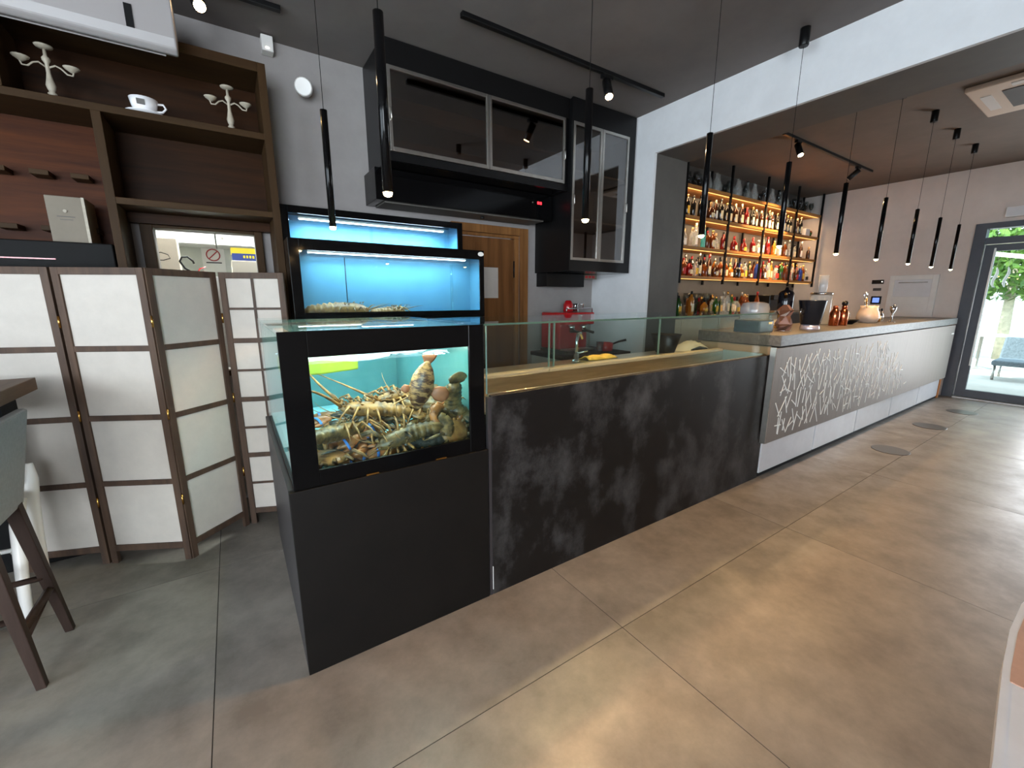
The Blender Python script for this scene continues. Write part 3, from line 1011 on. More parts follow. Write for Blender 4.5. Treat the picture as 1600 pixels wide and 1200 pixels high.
T2 = back_tank('wide blue-lit aquarium with one lobster on its floor', 0.335, 1.735, 3.04, 3.285, 1.355, 1.870, 0.395, 1.695, 1.405, 1.800, mat['blue'], 6, 1.765, 3.12)
obj('badge', MB().lathe([(0.026, 0), (0.026, 0.004)], 20, mtx=Matrix.Translation((1.705, 3.04, 1.842)) @ Matrix.Rotation(PI / 2, 4, 'X') @ Matrix.Diagonal((1, 0.62, 1, 1))), mat['plastic_white'], T2)
obj('bubble_tube', MB().cyl((1.52, 3.2, 1.38), (1.52, 3.2, 1.76), 0.012), mat['glass'], T2)
obj('bubble_tube', MB().cyl((0.70, 3.2, 1.38), (0.70, 3.2, 1.78), 0.003), mat['satin_black'], T2)
back_tank('narrow upper aquarium with glaring white water line by the wall', 0.338, 1.680, 3.30, 3.57, 1.355, 2.110, 0.385, 1.635, 1.42, 2.062, mat['sky_blue'], 13, 2.015, 3.40)
lobster('lobster', 'orange-brown lobster stretched on the floor of the wide blue aquarium', (0.62, 3.155, 1.378), (0, 0, -4), [crab_mat, leg_mat, claw_mat], 0.42, False, 31, group=None, fat=1.45, box=(0.36, 1.71, 3.072, 3.265, 1.379, 1.74))
lobster('lobster', 'smaller orange lobster facing the frame end of the wide blue aquarium', (0.98, 3.17, 1.378), (0, 0, 6), [crab_mat, leg_mat, claw_mat], 0.26, False, 33, group=None, fat=1.5, box=(0.36, 1.71, 3.072, 3.265, 1.379, 1.74))

# ================================================================== DISPLAY COUNTER (glass case between aquarium and bar)
t = thing('display_counter', 'long black refrigerated display counter with glass case and steel trough', 'display counter', (2.27, 2.0, 0))
obj('front_panel', bx(0.968, 1.64, 0.0, 3.58, 1.668, 1.052), mat['slate'], t, bevel=0.002)
obj('joint_strip', bx(0.950, 1.642, 0.0, 0.966, 1.668, 1.045), mat['side_panel'], t)
obj('chipped_edge', bx(0.966, 1.6395, 0.03, 0.9685, 1.645, 0.16), mat['white'], t)
obj('back_panel', bx(0.97, 2.36, 0.0, 3.58, 2.38, 1.0), mat['satin_black'], t)
obj('end_panel', bx(0.97, 1.67, 0.0, 0.99, 2.36, 0.93), mat['satin_black'], t)
tr = MB()
tr.box(0.97, 1.669, 1.040, 3.56, 1.684, 1.056)           # front lip
tr.box(0.97, 1.684, 0.955, 3.56, 1.694, 1.045)
tr.box(0.97, 1.69, 0.945, 3.56, 2.02, 0.957)             # trough floor
tr.box(0.97, 2.02, 0.945, 3.56, 2.035, 1.050)
obj('trough', tr, mat['steel'], t, bevel=0.002)
obj('end_plate', bx(3.535, 1.69, 0.957, 3.555, 2.02, 1.06), M('blue_grey_steel', (150, 172, 176), 0.3, metal=0.8), t)
for k, (a, b) in enumerate(((0.97, 1.62), (1.63, 3.56))):
    obj('rear_rail', bx(a, 2.036, 1.035, b, 2.10, 1.066), M('pale_rail_%d' % k, (214, 200, 176), 0.35, metal=0.5), t, bevel=0.003)
obj('rear_ledge', bx(0.97, 2.10, 1.0, 3.56, 2.36, 1.048), mat['steel'], t, bevel=0.002)
obj('front_pane', bx(0.962, 1.672, 1.056, 3.575, 1.680, 1.376), mat['glass'], t)
obj('top_pane', bx(0.945, 1.665, 1.377, 3.60, 2.30, 1.386), mat['glass'], t)
obj('pane_edge', bx(0.945, 1.6635, 1.377, 3.60, 1.665, 1.386), mat['glass_edge'], t)
obj('pane_edge', bx(0.960, 1.671, 1.056, 0.9625, 1.681, 1.376), M('pale_glass_edge', (128, 160, 158), 0.1), t)
obj('rear_pane', bx(0.97, 2.085, 1.062, 2.0, 2.091, 1.376), mat['glass'], t)
obj('rear_pane', bx(1.69, 2.096, 1.062, 2.78, 2.102, 1.376), mat['glass'], t)
obj('rear_pane', bx(2.73, 2.085, 1.062, 3.56, 2.091, 1.376), mat['glass'], t)
obj('end_pane', bx(3.594, 1.682, 1.215, 3.600, 2.28, 1.376), mat['glass'], t)
for x in (1.66, 1.70, 2.745):
    obj('pane_edge', bx(x, 2.084, 1.064, x + 0.003, 2.100, 1.374), M('edge_%d' % int(x * 1000), (120, 138, 130), 0.1), t)

# ================================================================== BAR COUNTER
bar = thing('bar_counter', 'long bar counter with brushed steel front and rough stone top', 'bar counter', (6.25, 1.95, 0))
obj('worktop', bx(3.58, 1.585, 1.121, 8.90, 2.30, 1.212), mat['stone'], bar, bevel=0.006)
sp = obj('steel_front', bx(3.535, 1.585, 0.325, 8.86, 1.612, 1.112), mat['panel_steel'], bar, bevel=0.002)
obj('front_edge', bx(3.526, 1.588, 0.325, 3.534, 1.63, 1.118), mat['alu'], bar)
obj('carcass', MB().box(3.605, 1.66, 0.0, 8.86, 2.27, 1.118), mat['satin_black'], bar)
obj('end_panel', bx(3.588, 1.66, 0.0, 3.604, 2.27, 1.118), M('end_panel_beige', (140, 120, 96), 0.5), bar)
kp = [3.59, 4.62, 5.66, 6.77, 7.87, 8.86]
for a, b in zip(kp[:-1], kp[1:]):
    obj('kick_panel', bx(a + 0.010, 1.638, 0.035, b - 0.010, 1.656, 0.322), mat['white_gloss'], bar, bevel=0.002)
obj('toe_strip', bx(3.59, 1.648, 0.0, 8.86, 1.656, 0.033), mat['matt_black'], bar)
obj('end_cheek', bx(8.865, 1.63, 0.0, 8.93, 2.28, 1.118), mat['end_wood'], bar, bevel=0.003)
obj('hinge_plate', bx(8.70, 1.58, 0.98, 8.82, 1.585, 1.0), mat['white'], bar)

# white inlaid strokes on the steel front, drifting off to a point
strip_mesh = MB().box(-0.5, -0.5, -0.5, 0.5, 0.5, 0.5).mesh('inlay_strip', mat['white'])
rs = random.Random(12)


def ztop(x):
    if x < 6.0: return 1.055 + 0.01 * math.sin(9 * x)
    if x < 6.5: return 1.055 - (x - 6.0) * 0.45
    return max(0.40, 0.83 - (x - 6.5) * 0.52)


nstrip = 0
x = 3.72
while x < 7.35:
    z = 0.42 + rs.uniform(-0.02, 0.02)
    while z < ztop(x) - 0.04:
        n = 2 if rs.random() < 0.45 else 3
        base = rs.choice((70, 80, 100, 110, 60))
        for q in range(n):
            ln = rs.uniform(0.13, 0.21) if q < 2 else rs.uniform(0.08, 0.12)
            if q == 0: a = base + rs.uniform(-8, 8)
            elif q == 1: a = 180 - base + rs.uniform(-10, 10)
            else: a = rs.choice((15, -15, 35, 150, 90)) + rs.uniform(-12, 12)
            cx = x + rs.uniform(-0.055, 0.055)
            cz = z + 0.05 + rs.uniform(-0.035, 0.035)
            half = abs(math.sin(math.radians(a))) * ln / 2
            if cz + half > ztop(cx) + 0.01 or cz - half < 0.365 or nstrip >= 296:
                continue
            o = bpy.data.objects.new('inlay_strip', strip_mesh)
            C.objects.link(o)
            o.parent = sp
            o.location = Vector((cx, 1.5840, cz)) - ORG[sp]
            o.rotation_euler = (0, math.radians(-a), 0)
            o.scale = (ln, 0.004, 0.0085)
            nstrip += 1
        z += 0.158
    x += 0.135 if x < 5.5 else 0.15

# ================================================================== WALL CABINETS AND HOOD OVER THE WORK AREA
t = thing('wall_cabinet', 'long black wall cabinet with two smoked glass doors over the aquariums', 'cabinet', (1.83, 3.35, 2.44))
obj('side', bx(1.02, 3.12, 2.44, 1.045, 3.59, 3.19), mat['satin_black'], t, bevel=0.002)
obj('side', bx(2.60, 3.12, 2.44, 2.645, 3.59, 3.19), mat['satin_black'], t, bevel=0.002)
obj('bottom', bx(1.045, 3.12, 2.44, 2.60, 3.59, 2.465), mat['piano'], t)
obj('top', bx(1.045, 3.12, 3.04, 2.60, 3.59, 3.19), mat['matt_black'], t)
obj('back', bx(1.045, 3.57, 2.465, 2.60, 3.59, 3.04), M('cabinet_lining', (150, 122, 94), 0.6), t)  # lining browned to stand in for the room's reflection in the doors
obj('inner_shelf', bx(1.045, 3.16, 2.74, 2.60, 3.57, 2.76), M('cabinet_inner', (120, 104, 88), 0.6), t)  # shelf colour lightened for the same painted reflection
obj('fascia', bx(1.03, 3.10, 2.44, 2.645, 3.12, 2.495), mat['satin_black'], t)
obj('fascia', bx(1.03, 3.10, 3.03, 2.645, 3.12, 3.19), mat['matt_black'], t)
for (a, b, hside) in ((1.04, 1.83, 0), (1.835, 2.605, 1)):
    f = MB()
    w = 0.022
    f.box(a, 3.096, 2.50, a + w, 3.118, 3.03)
    f.box(b - w, 3.096, 2.50, b, 3.118, 3.03)
    f.box(a + w, 3.096, 2.50, b - w, 3.118, 2.50 + w * 1.3)
    f.box(a + w, 3.096, 3.03 - w, b - w, 3.118, 3.03)
    d = obj('cabinet_door', f, mat['alu'], t, bevel=0.002)
    obj('pane', bx(a + w, 3.104, 2.50 + w * 1.3, b - w, 3.109, 3.03 - w), mat['smoked'], d)
    hx = a + 0.012 if hside == 0 else b - 0.012
    obj('handle', MB().tube([(hx, 3.094, 2.69), (hx, 3.080, 2.70), (hx, 3.080, 2.76), (hx, 3.094, 2.77)], 0.005, 6), mat['alu'], d)

t = thing('extractor_hood', 'flat black extractor hood under the long wall cabinet with red digits', 'hood', (1.8, 3.42, 2.2))
obj('hood_body', bx(0.98, 3.30, 2.215, 2.63, 3.59, 2.438), mat['gloss_black'], t, bevel=0.004)
obj('filter_plate', bx(1.05, 3.33, 2.205, 2.55, 3.57, 2.214), mat['lining'], t)
for k in range(2):
    obj('display_digit', bx(2.455 + 0.028 * k, 3.2965, 2.345, 2.475 + 0.028 * k, 3.2995, 2.368), mat['red_digit'], t)
obj('switch', MB().cyl((2.40, 3.299, 2.355), (2.40, 3.294, 2.355), 0.006), mat['alu'], t)
obj('knob', MB().cyl((1.93, 3.40, 2.20), (1.93, 3.40, 2.18), 0.018), mat['satin_black'], t)

t = thing('tall_wall_cabinet', 'tall black wall cabinet with two narrow smoked glass doors by the white pillar', 'cabinet', (3.05, 3.3, 1.75))
obj('side', bx(2.648, 3.07, 1.75, 2.67, 3.59, 3.19), mat['satin_black'], t, bevel=0.002)
obj('side', bx(3.42, 3.07, 1.75, 3.445, 3.59, 3.19), mat['satin_black'], t, bevel=0.002)
obj('bottom', bx(2.67, 3.07, 1.75, 3.42, 3.59, 1.775), mat['gloss_black'], t)
obj('back', bx(2.67, 3.57, 1.775, 3.42, 3.59, 3.02), M('tall_cabinet_lining', (160, 134, 106), 0.6), t)  # brown here stands in for the reflection in the tall glass doors
obj('top', bx(2.67, 3.07, 3.02, 3.42, 3.59, 3.19), mat['matt_black'], t)
for z in (2.20, 2.62):
    obj('inner_shelf', bx(2.67, 3.10, z, 3.42, 3.57, z + 0.015), mat['white'], t)
obj('fascia', MB().box(2.64, 3.05, 1.75, 3.445, 3.07, 1.845).box(2.64, 3.05, 3.005, 3.445, 3.07, 3.19).box(2.64, 3.05, 1.845, 2.655, 3.07, 3.005).box(3.36, 3.05, 1.845, 3.445, 3.07, 3.005), mat['satin_black'], t)
for k, (a, b) in enumerate(((2.655, 3.005), (3.01, 3.36))):
    f = MB()
    w = 0.024
    f.box(a, 3.046, 1.845, a + w, 3.068, 3.005)
    f.box(b - w, 3.046, 1.845, b, 3.068, 3.005)
    f.box(a + w, 3.046, 1.845, b - w, 3.068, 1.845 + w)
    f.box(a + w, 3.046, 3.005 - w, b - w, 3.068, 3.005)
    d = obj('cabinet_door', f, mat['alu'], t, bevel=0.002)
    obj('pane', bx(a + w, 3.054, 1.845 + w, b - w, 3.059, 3.005 - w), mat['smoked'], d)
    hx = a + 0.012 if k == 0 else b - 0.012
    obj('handle', MB().tube([(hx, 3.044, 2.32), (hx, 3.030, 2.33), (hx, 3.030, 2.40), (hx, 3.044, 2.41)], 0.005, 6), mat['alu'], d)
t = thing('under_cabinet_box', 'shallow black box under the tall wall cabinet with red switch strip', 'box', (3.0, 3.5, 1.62))
obj('box_body', bx(2.67, 3.42, 1.615, 3.18, 3.59, 1.748), mat['satin_black'], t, bevel=0.004)
obj('switch_strip', bx(3.19, 3.44, 1.70, 3.38, 3.55, 1.745), mat['grey_card'], t)
for k in range(3):
    obj('rocker_switch', bx(3.21 + 0.05 * k, 3.435, 1.71, 3.245 + 0.05 * k, 3.44, 1.735), mat['red'], t)

# ================================================================== PENDANT LAMPS
def pendant(x, y, zc, label):
    t = thing('pendant_lamp', label, 'pendant lamp', (x, y, 1.85), 'black tube pendant lamps')
    obj('tube', MB().lathe([(0.017, 0.010), (0.017, 0.555), (0.004, 0.56)], 14, (x, y, 1.85)), mat['gloss_black'], t)
    obj('bulb', MB().lathe([(0.004, -0.004), (0.013, 0.0), (0.0165, 0.010)], 14, (x, y, 1.85)), mat['bulb'], t)
    obj('cord', MB().cyl((x, y, 2.41), (x, y, zc - 0.10), 0.0016, n=6), mat['matt_black'], t)
    obj('canopy', MB().lathe([(0.026, -0.105), (0.029, -0.10), (0.029, 0.0)], 16, (x, y, zc)), mat['satin_black'], t)
    light_spot('pendant_glow', (x, y, 1.838), (x, y, 0), 18, WARM, math.radians(120), 0.6, 0.02, t)
    return t


pl = [(0.50, 'black tube pendant seen across the outer end of the long wall cabinet'),
      (1.43, 'black tube pendant hanging before the tall glass-door cabinet'),
      (2.35, 'black tube pendant in front of the first bottle bay by the grey pillar'),
      (3.28, 'black tube pendant hung from the canopy beside the white beam')]
for x, lb in pl:
    pendant(x, 1.545, ZC, lb)
for k, x in enumerate((4.24, 5.15, 6.08, 6.92, 7.76)):
    pendant(x, 1.545, ZC2, 'black tube pendant over the bar, %s of five counted from the white beam' % ORD[k])
pendant(0.485, 2.42, ZC, 'black tube pendant hanging behind the crustacean aquarium before the grey wall')


# ================================================================== TRACK LIGHTS
def spot_head(x, y, zc, target, label, power, color=WARM, angle=70, lit=True, blend=0.5):
    t = thing('track_spotlight', label, 'spotlight', (x, y, zc - 0.03), 'black track spotlights')
    obj('adapter', bx(x - 0.05, y - 0.018, zc - 0.055, x + 0.05, y + 0.018, zc - 0.03), mat['satin_black'], t)
    d = (Vector(target) - Vector((x, y, zc - 0.12))).normalized()
    p0 = Vector((x, y, zc - 0.085)) - d * 0.0
    obj('stem', MB().cyl((x, y, zc - 0.05), p0, 0.010), mat['satin_black'], t)
    p1 = p0 + d * 0.13
    obj('can', MB().tube([p0 - d * 0.02, p1, p1 + d * 0.002], [0.034, 0.034, 0.030], 16), mat['satin_black'], t)
    obj('lens', MB().tube([p1 + d * 0.002, p1 + d * 0.006], [0.028, 0.026], 14), mat['spot_bulb'] if lit else mat['alu'], t)
    if power:
        light_spot('track_spot_beam', p1 + d * 0.03, target, power, color, math.radians(angle), blend, 0.028, t)
    return t


setp(obj('track_rail', bx(1.36, 2.602, ZC - 0.03, 3.27, 2.638, ZC), mat['satin_black'], bevel=0.003), 'black ceiling light track before the white beam', 'light track')
spot_head(2.60, 2.62, ZC, (1.9, 1.1, 0), 'lit track spotlight on the ceiling track before the white beam', 140, angle=108, blend=1.0)
setp(obj('track_rail', bx(-1.4, 3.16, ZC - 0.03, 0.44, 3.195, ZC), mat['satin_black'], bevel=0.003), 'black ceiling light track above the wooden wall unit', 'light track')
spot_head(0.02, 3.178, ZC, (0.3, 1.6, 1.6), 'glaring track spotlight above the wooden wall unit', 12, angle=60)
setp(obj('track_rail', bx(5.40, 2.62, ZC2 - 0.03, 8.05, 2.655, ZC2), mat['satin_black'], bevel=0.003), 'black ceiling light track over the bar', 'light track')
spot_head(5.75, 2.637, ZC2, (5.0, 1.1, 0.0), 'track spotlight over the bar tilted towards the floor, nearer the beam', 105, angle=95, blend=1.0)
spot_head(7.55, 2.637, ZC2, (7.2, 3.75, 2.1), 'track spotlight over the bar tilted towards the bottle shelves, nearer the far wall', 230, angle=75, lit=False)

# ================================================================== WOODEN WALL UNIT AND WHAT STANDS ON IT
U = thing('wall_shelf_unit', 'dark walnut wall unit with open compartments around the kitchen hatch', 'shelf unit', (-0.8, 3.42, 0))
UY0, UY1 = 3.25, 3.595
obj('upright', bx(0.29, UY0, 0, 0.334, UY1, 2.90), mat['wood_edge_v'], U, bevel=0.002)
obj('upright', bx(-0.505, UY0, 0, -0.465, UY1, 2.468), mat['wood_edge_v'], U, bevel=0.002)
obj('upright', bx(-0.85, UY0, 2.506, -0.805, UY1, 2.845), mat['wood_edge_v'], U, bevel=0.002)
obj('upright', bx(-1.95, UY0, 0, -1.91, UY1, 2.90), mat['wood_edge_v'], U, bevel=0.002)
obj('top_board', bx(-1.91, UY0, 2.847, 0.29, UY1, 2.90), mat['wood_edge'], U, bevel=0.002)
obj('shelf', bx(-1.91, UY0, 2.468, 0.29, UY1, 2.505), mat['wood_edge'], U, bevel=0.002)
obj('shelf', bx(-0.465, UY0, 2.010, 0.29, UY1, 2.045), mat['wood_edge'], U, bevel=0.002)
obj('back_board', bx(-1.91, 3.575, 2.506, 0.29, 3.594, 2.846), mat['wood'], U)
obj('back_board', bx(-0.465, 3.575, 2.046, 0.29, 3.594, 2.467), mat['wood'], U)
obj('back_board', bx(-1.91, 3.575, 0.0, -0.506, 3.594, 2.467), WOOD('red_walnut', (84, 42, 16), (44, 20, 8), 'x', 0.45), U)
for z in (2.158, 1.868):
    for x in (-0.99, -0.828, -0.668):
        obj('bottle_peg', bx(x, 3.46, z, x + 0.075, 3.574, z + 0.026), mat['wood_edge'], U, bevel=0.002)
obj('inner_trim', bx(-0.463, 3.50, 1.95, 0.288, 3.574, 2.008), mat['wood'], U)

fr_ = obj('wine_fridge', bx(-1.45, 3.27, 0.0, -0.515, 3.56, 1.795), mat['matt_black'], bevel=0.006)
setp(fr_, 'black wine fridge in the wall unit behind the folding screen', 'fridge')
obj('red_strip', bx(-1.4, 3.262, 1.70, -0.75, 3.27, 1.706), mat['red'], fr_)
gb = thing('gift_box', 'grey card gift box with a button clasp on the black fridge', 'box', (-0.68, 3.42, 1.796))
obj('box_body', bx(-0.755, 3.30, 1.796, -0.605, 3.52, 2.03), mat['grey_card'], gb, bevel=0.003)
obj('edge_band', bx(-0.615, 3.298, 1.796, -0.603, 3.522, 2.031), mat['ivory'], gb)
obj('button', MB().tube([(-0.685, 3.300, 1.955), (-0.685, 3.294, 1.955)], 0.008, 10), mat['ivory'], gb)
obj('print_line', bx(-0.72, 3.2988, 1.925, -0.65, 3.3, 1.929), mat['lining'], gb)
obj('print_line', bx(-0.71, 3.2988, 1.91, -0.66, 3.3, 1.913), mat['lining'], gb)


def candelabra(loc, rz, label):
    t = thing('candelabra', label, 'candelabra', loc, 'ivory candelabras on the top shelf')
    t.rotation_euler = (0, 0, rz)
    stem = [(0.026, 0), (0.028, 0.006), (0.014, 0.016), (0.011, 0.026), (0.019, 0.036), (0.011, 0.046), (0.016, 0.056), (0.020, 0.075),
            (0.014, 0.10), (0.009, 0.13), (0.008, 0.175), (0.016, 0.19), (0.017, 0.20), (0.008, 0.212), (0.006, 0.245)]
    obj('stem', MB().lathe(stem, 14), mat['ivory'], t, local=True)
    obj('candle_plate', MB().lathe([(0.010, 0.243), (0.032, 0.250), (0.037, 0.257), (0.030, 0.255)], 16), mat['ivory'], t, local=True)
    for s in (-1, 1):
        pts = [(0.006 * s, 0, 0.160), (0.030 * s, 0, 0.176), (0.050 * s, 0, 0.168), (0.070 * s, 0, 0.147), (0.090 * s, 0, 0.146), (0.096 * s, 0, 0.163), (0.086 * s, 0, 0.172)]
        a = obj('arm', MB().tube(pts, 0.0042, 8), mat['ivory'], t, local=True)
        obj('candle_plate', MB().lathe([(0.006, 0.160), (0.030, 0.178), (0.034, 0.184), (0.028, 0.182)], 14, (0.090 * s, 0, 0)), mat['ivory'], a, local=True)
    return t


candelabra((-0.655, 3.36, 2.506), math.radians(8), 'ivory candelabra at the air conditioner end of the top shelf')
candelabra((0.125, 3.36, 2.506), 0, 'ivory candelabra at the grey wall end of the top shelf')
t = thing('teacup', 'white teacup with a square grey print on a saucer, top shelf', 'cup', (-0.285, 3.34, 2.506))
obj('saucer', MB().lathe([(0.045, 0), (0.05, 0.004), (0.088, 0.012), (0.09, 0.015), (0.05, 0.008)], 24, (-0.285, 3.34, 2.506)), mat['ceramic'], t)
cup = obj('cup_body', MB().lathe([(0.032, 0.010), (0.036, 0.014), (0.056, 0.045), (0.065, 0.088), (0.062, 0.088), (0.05, 0.045), (0.02, 0.018)], 24, (-0.285, 3.34, 2.506), cap=False), mat['ceramic'], t)
obj('handle', MB().tube([(-0.227, 3.34, 2.582), (-0.198, 3.34, 2.585), (-0.188, 3.34, 2.565), (-0.205, 3.34, 2.545), (-0.235, 3.34, 2.540)], 0.006, 8), mat['ceramic'], cup)
obj('print', MB().box(-0.018, -0.0015, -0.014, 0.018, 0.0015, 0.014, Matrix.Translation((-0.293, 3.2805, 2.564)) @ Matrix.Rotation(math.radians(17), 4, 'X')), mat['lining'], cup)

# air conditioner fixed to the top of the wall unit
t = thing('air_conditioner', 'white wall air conditioner along the top of the walnut unit', 'air conditioner', (-0.75, 3.12, 2.72))
prof = [(3.24, 2.880), (3.24, 3.04), (3.06, 3.04), (3.02, 3.02), (3.0, 2.97), (3.0, 2.80), (3.012, 2.755), (3.04, 2.738), (3.07, 2.745)]
ac = MB()
mt = Matrix(((0, 0, 1, 0), (1, 0, 0, 0), (0, 1, 0, 0), (0, 0, 0, 1)))
ac.prism(prof, -1.45, -0.085, mt)
acb = obj('casing', ac, mat['ac_white'], t, bevel=0.008)
obj('louvre', MB().prism([(3.085, 2.750), (3.195, 2.838), (3.198, 2.833), (3.088, 2.744)], -1.40, -0.14, mt), mat['ac_white'], t)
obj('display_slot', bx(-0.275, 2.995, 2.80, -0.245, 2.9995, 2.90), mat['satin_black'], t)

# small white things on the grey wall
t = thing('wall_speaker', 'round white wall speaker on the grey back wall', 'speaker', (0.60, 3.55, 2.90))
sd = Vector((-0.25, -1, -0.25)).normalized()
c0 = Vector((0.60, 3.56, 2.94))
obj('speaker_body', MB().tube([c0, c0 + sd * 0.09, c0 + sd * 0.10], [0.052, 0.058, 0.050], 20), mat['plastic_white'], t)
obj('bracket', MB().cyl((0.60, 3.598, 2.94), c0, 0.018), mat['plastic_white'], t)
t = thing('motion_sensor', 'small white square sensor box below the ceiling corner', 'sensor', (0.385, 3.55, 3.08))
obj('sensor_body', bx(0.355, 3.52, 3.10, 0.425, 3.598, 3.195), mat['plastic_white'], t, bevel=0.006)
obj('sensor_lens', bx(0.378, 3.516, 3.115, 0.398, 3.52, 3.122), mat['lamp_white'], t)

# ================================================================== FOLDING SCREEN
SCR = thing('folding_screen', 'four-panel folding screen of dark wood and white paper', 'folding screen', (-0.4, 3.05, 0))
joints = [(-1.115, 3.215), (-0.742, 3.075), (-0.352, 2.868), (-0.052, 3.140), (0.292, 2.995)]
for k in range(4):
    A = Vector((joints[k][0], joints[k][1], 0))
    B = Vector((joints[k + 1][0], joints[k + 1][1], 0))
    d = (B - A)
    W = d.length
    d.normalize()
    nrm = Vector((-d.y, d.x, 0))
    mtx = Matrix(((d.x, nrm.x, 0, A.x), (d.y, nrm.y, 0, A.y), (0, 0, 1, 0), (0, 0, 0, 1)))
    f = MB()
    e, sw, T = 0.006, 0.034, 0.022
    zb, zt = 0.075, 1.652
    f.box(e, 0, 0.0, e + sw, T, zt, mtx)
    f.box(W - e - sw, 0, 0.0, W - e, T, zt, mtx)
    f.box(e + sw, 0, zt - 0.036, W - e - sw, T, zt, mtx)
    f.box(e + sw, 0, zb, W - e - sw, T, zb + 0.036, mtx)
    xa, xb = e + sw, W - e - sw
    za, zc_ = zb + 0.036, zt - 0.036
    rows = 4
    cells = []
    hgt = (zc_ - za) / rows
    for r in range(rows):
        if r:
            f.box(xa, 0.001, za + r * hgt - 0.015, xb, T - 0.001, za + r * hgt + 0.015, mtx)
        cells.append((za + r * hgt + (0.015 if r else 0), za + (r + 1) * hgt - (0.015 if r < rows - 1 else 0)))
    panel = obj('screen_panel', f, mat['screen_wood'], SCR, bevel=0.0015)
    for (c0_, c1_) in cells:
        if k < 3:
            obj('paper_pane', MB().box(xa, 0.010, c0_, xb, 0.013, c1_, mtx), mat['paper'], panel)
        else:
            mid = (xa + xb) / 2
            zm = (c0_ + c1_) / 2
            for (u0, u1) in ((xa, mid - 0.007), (mid + 0.007, xb)):
                for (w0, w1) in ((c0_, zm - 0.007), (zm + 0.007, c1_)):
                    obj('paper_pane', MB().box(u0, 0.010, w0, u1, 0.013, w1, mtx), mat['paper'], panel)
            lat = MB()
            lat.box(mid - 0.007, 0.003, c0_, mid + 0.007, T - 0.003, c1_, mtx)
            lat.box(xa, 0.003, zm - 0.007, mid - 0.007, T - 0.003, zm + 0.007, mtx)
            lat.box(mid + 0.007, 0.003, zm - 0.007, xb, T - 0.003, zm + 0.007, mtx)
            obj('lattice_bar', lat, mat['screen_wood'], panel)
    if k < 3:
        for z in (0.35, 0.85, 1.35):
            p = B + Vector((0, -0.004, z))
            obj('hinge', MB().cyl(p, p + Vector((0, 0, 0.06)), 0.005), mat['brass'], SCR)

# ================================================================== HIGH TABLE, BAR STOOL, HIGH CHAIR (dining corner)
t = thing('high_table', 'brown wooden high table before the folding screen', 'table', (-1.5, 2.3, 0))
obj('table_top', bx(-2.2, 1.75, 1.06, -0.84, 2.97, 1.12), mat['table_wood'], t, bevel=0.003)
ap = MB()
ap.box(-2.1, 2.74, 0.93, -0.90, 2.90, 1.058)
obj('apron', ap, mat['matt_black'], t)
obj('pedestal', MB().box(-1.62, 2.20, 0.0, -1.42, 2.50, 0.928), mat['matt_black'], t)
obj('foot', MB().box(-1.95, 2.10, 0.0, -1.15, 2.60, 0.02), mat['matt_black'], t)
obj('crossbeam', bx(-1.6, 1.9, 0.93, -1.44, 2.74, 1.058), mat['matt_black'], t)

t = thing('bar_stool', 'grey upholstered bar stool with dark wooden legs', 'bar stool', (-0.98, 2.34, 0))
legm = WOOD('dark_leg_wood', (66, 52, 46), (44, 34, 30), 'z', 0.45)


def leg(a, b, w0, w1):
    mb = MB()
    a, b = Vector(a), Vector(b)
    P = []
    for p, w in ((a, w0), (b, w1)):
        for q in ((-1, -1), (1, -1), (1, 1), (-1, 1)):
            mb.v.append(p + Vector((q[0] * w, q[1] * w, 0)))
    for q in ((3, 2, 1, 0), (4, 5, 6, 7), (0, 1, 5, 4), (1, 2, 6, 5), (2, 3, 7, 6), (3, 0, 4, 7)):
        mb.face(q)
    return mb


L0 = [((-0.785, 2.165, 0), (-0.855, 2.205, 0.70)), ((-0.785, 2.515, 0), (-0.855, 2.475, 0.70)), ((-1.20, 2.175, 0), (-1.15, 2.205, 0.66)), ((-1.20, 2.505, 0), (-1.15, 2.475, 0.66))]
for a, b in L0:
    obj('leg', leg(a, b, 0.015, 0.024), legm, t, bevel=0.003)
obj('stretcher', leg((-0.806, 2.177, 0.205), (-0.806, 2.503, 0.245), 0.012, 0.012), legm, t)


def bar_between(p, q, w=0.012, h=0.016):
    p, q = Vector(p), Vector(q)
    return MB().tube([p, q], [h, h], 4, flat=w / h)


obj('stretcher', bar_between((-0.81, 2.18, 0.24), (-0.81, 2.50, 0.24), 0.014, 0.018), legm, t)
obj('stretcher', bar_between((-0.82, 2.49, 0.30), (-1.17, 2.49, 0.30), 0.014, 0.018), legm, t)
obj('stretcher', bar_between((-0.82, 2.19, 0.30), (-1.17, 2.19, 0.30), 0.014, 0.018), legm, t)
obj('seat', bx(-1.19, 2.15, 0.662, -0.84, 2.53, 0.745), mat['fabric'], t, bevel=0.02, segs=3)
bk = MB()
bk.v = [Vector(p) for p in ((-0.83, 2.13, 0.64), (-0.83, 2.525, 0.64), (-0.885, 2.525, 0.64), (-0.885, 2.13, 0.64),
                             (-0.775, 2.06, 1.04), (-0.775, 2.60, 1.04), (-0.815, 2.60, 1.04), (-0.815, 2.06, 1.04))]
for q in ((3, 2, 1, 0), (4, 5, 6, 7), (0, 1, 5, 4), (1, 2, 6, 5), (2, 3, 7, 6), (3, 0, 4, 7)):
    bk.face(q)
obj('backrest', bk, mat['fabric'], t, bevel=0.014, segs=3)

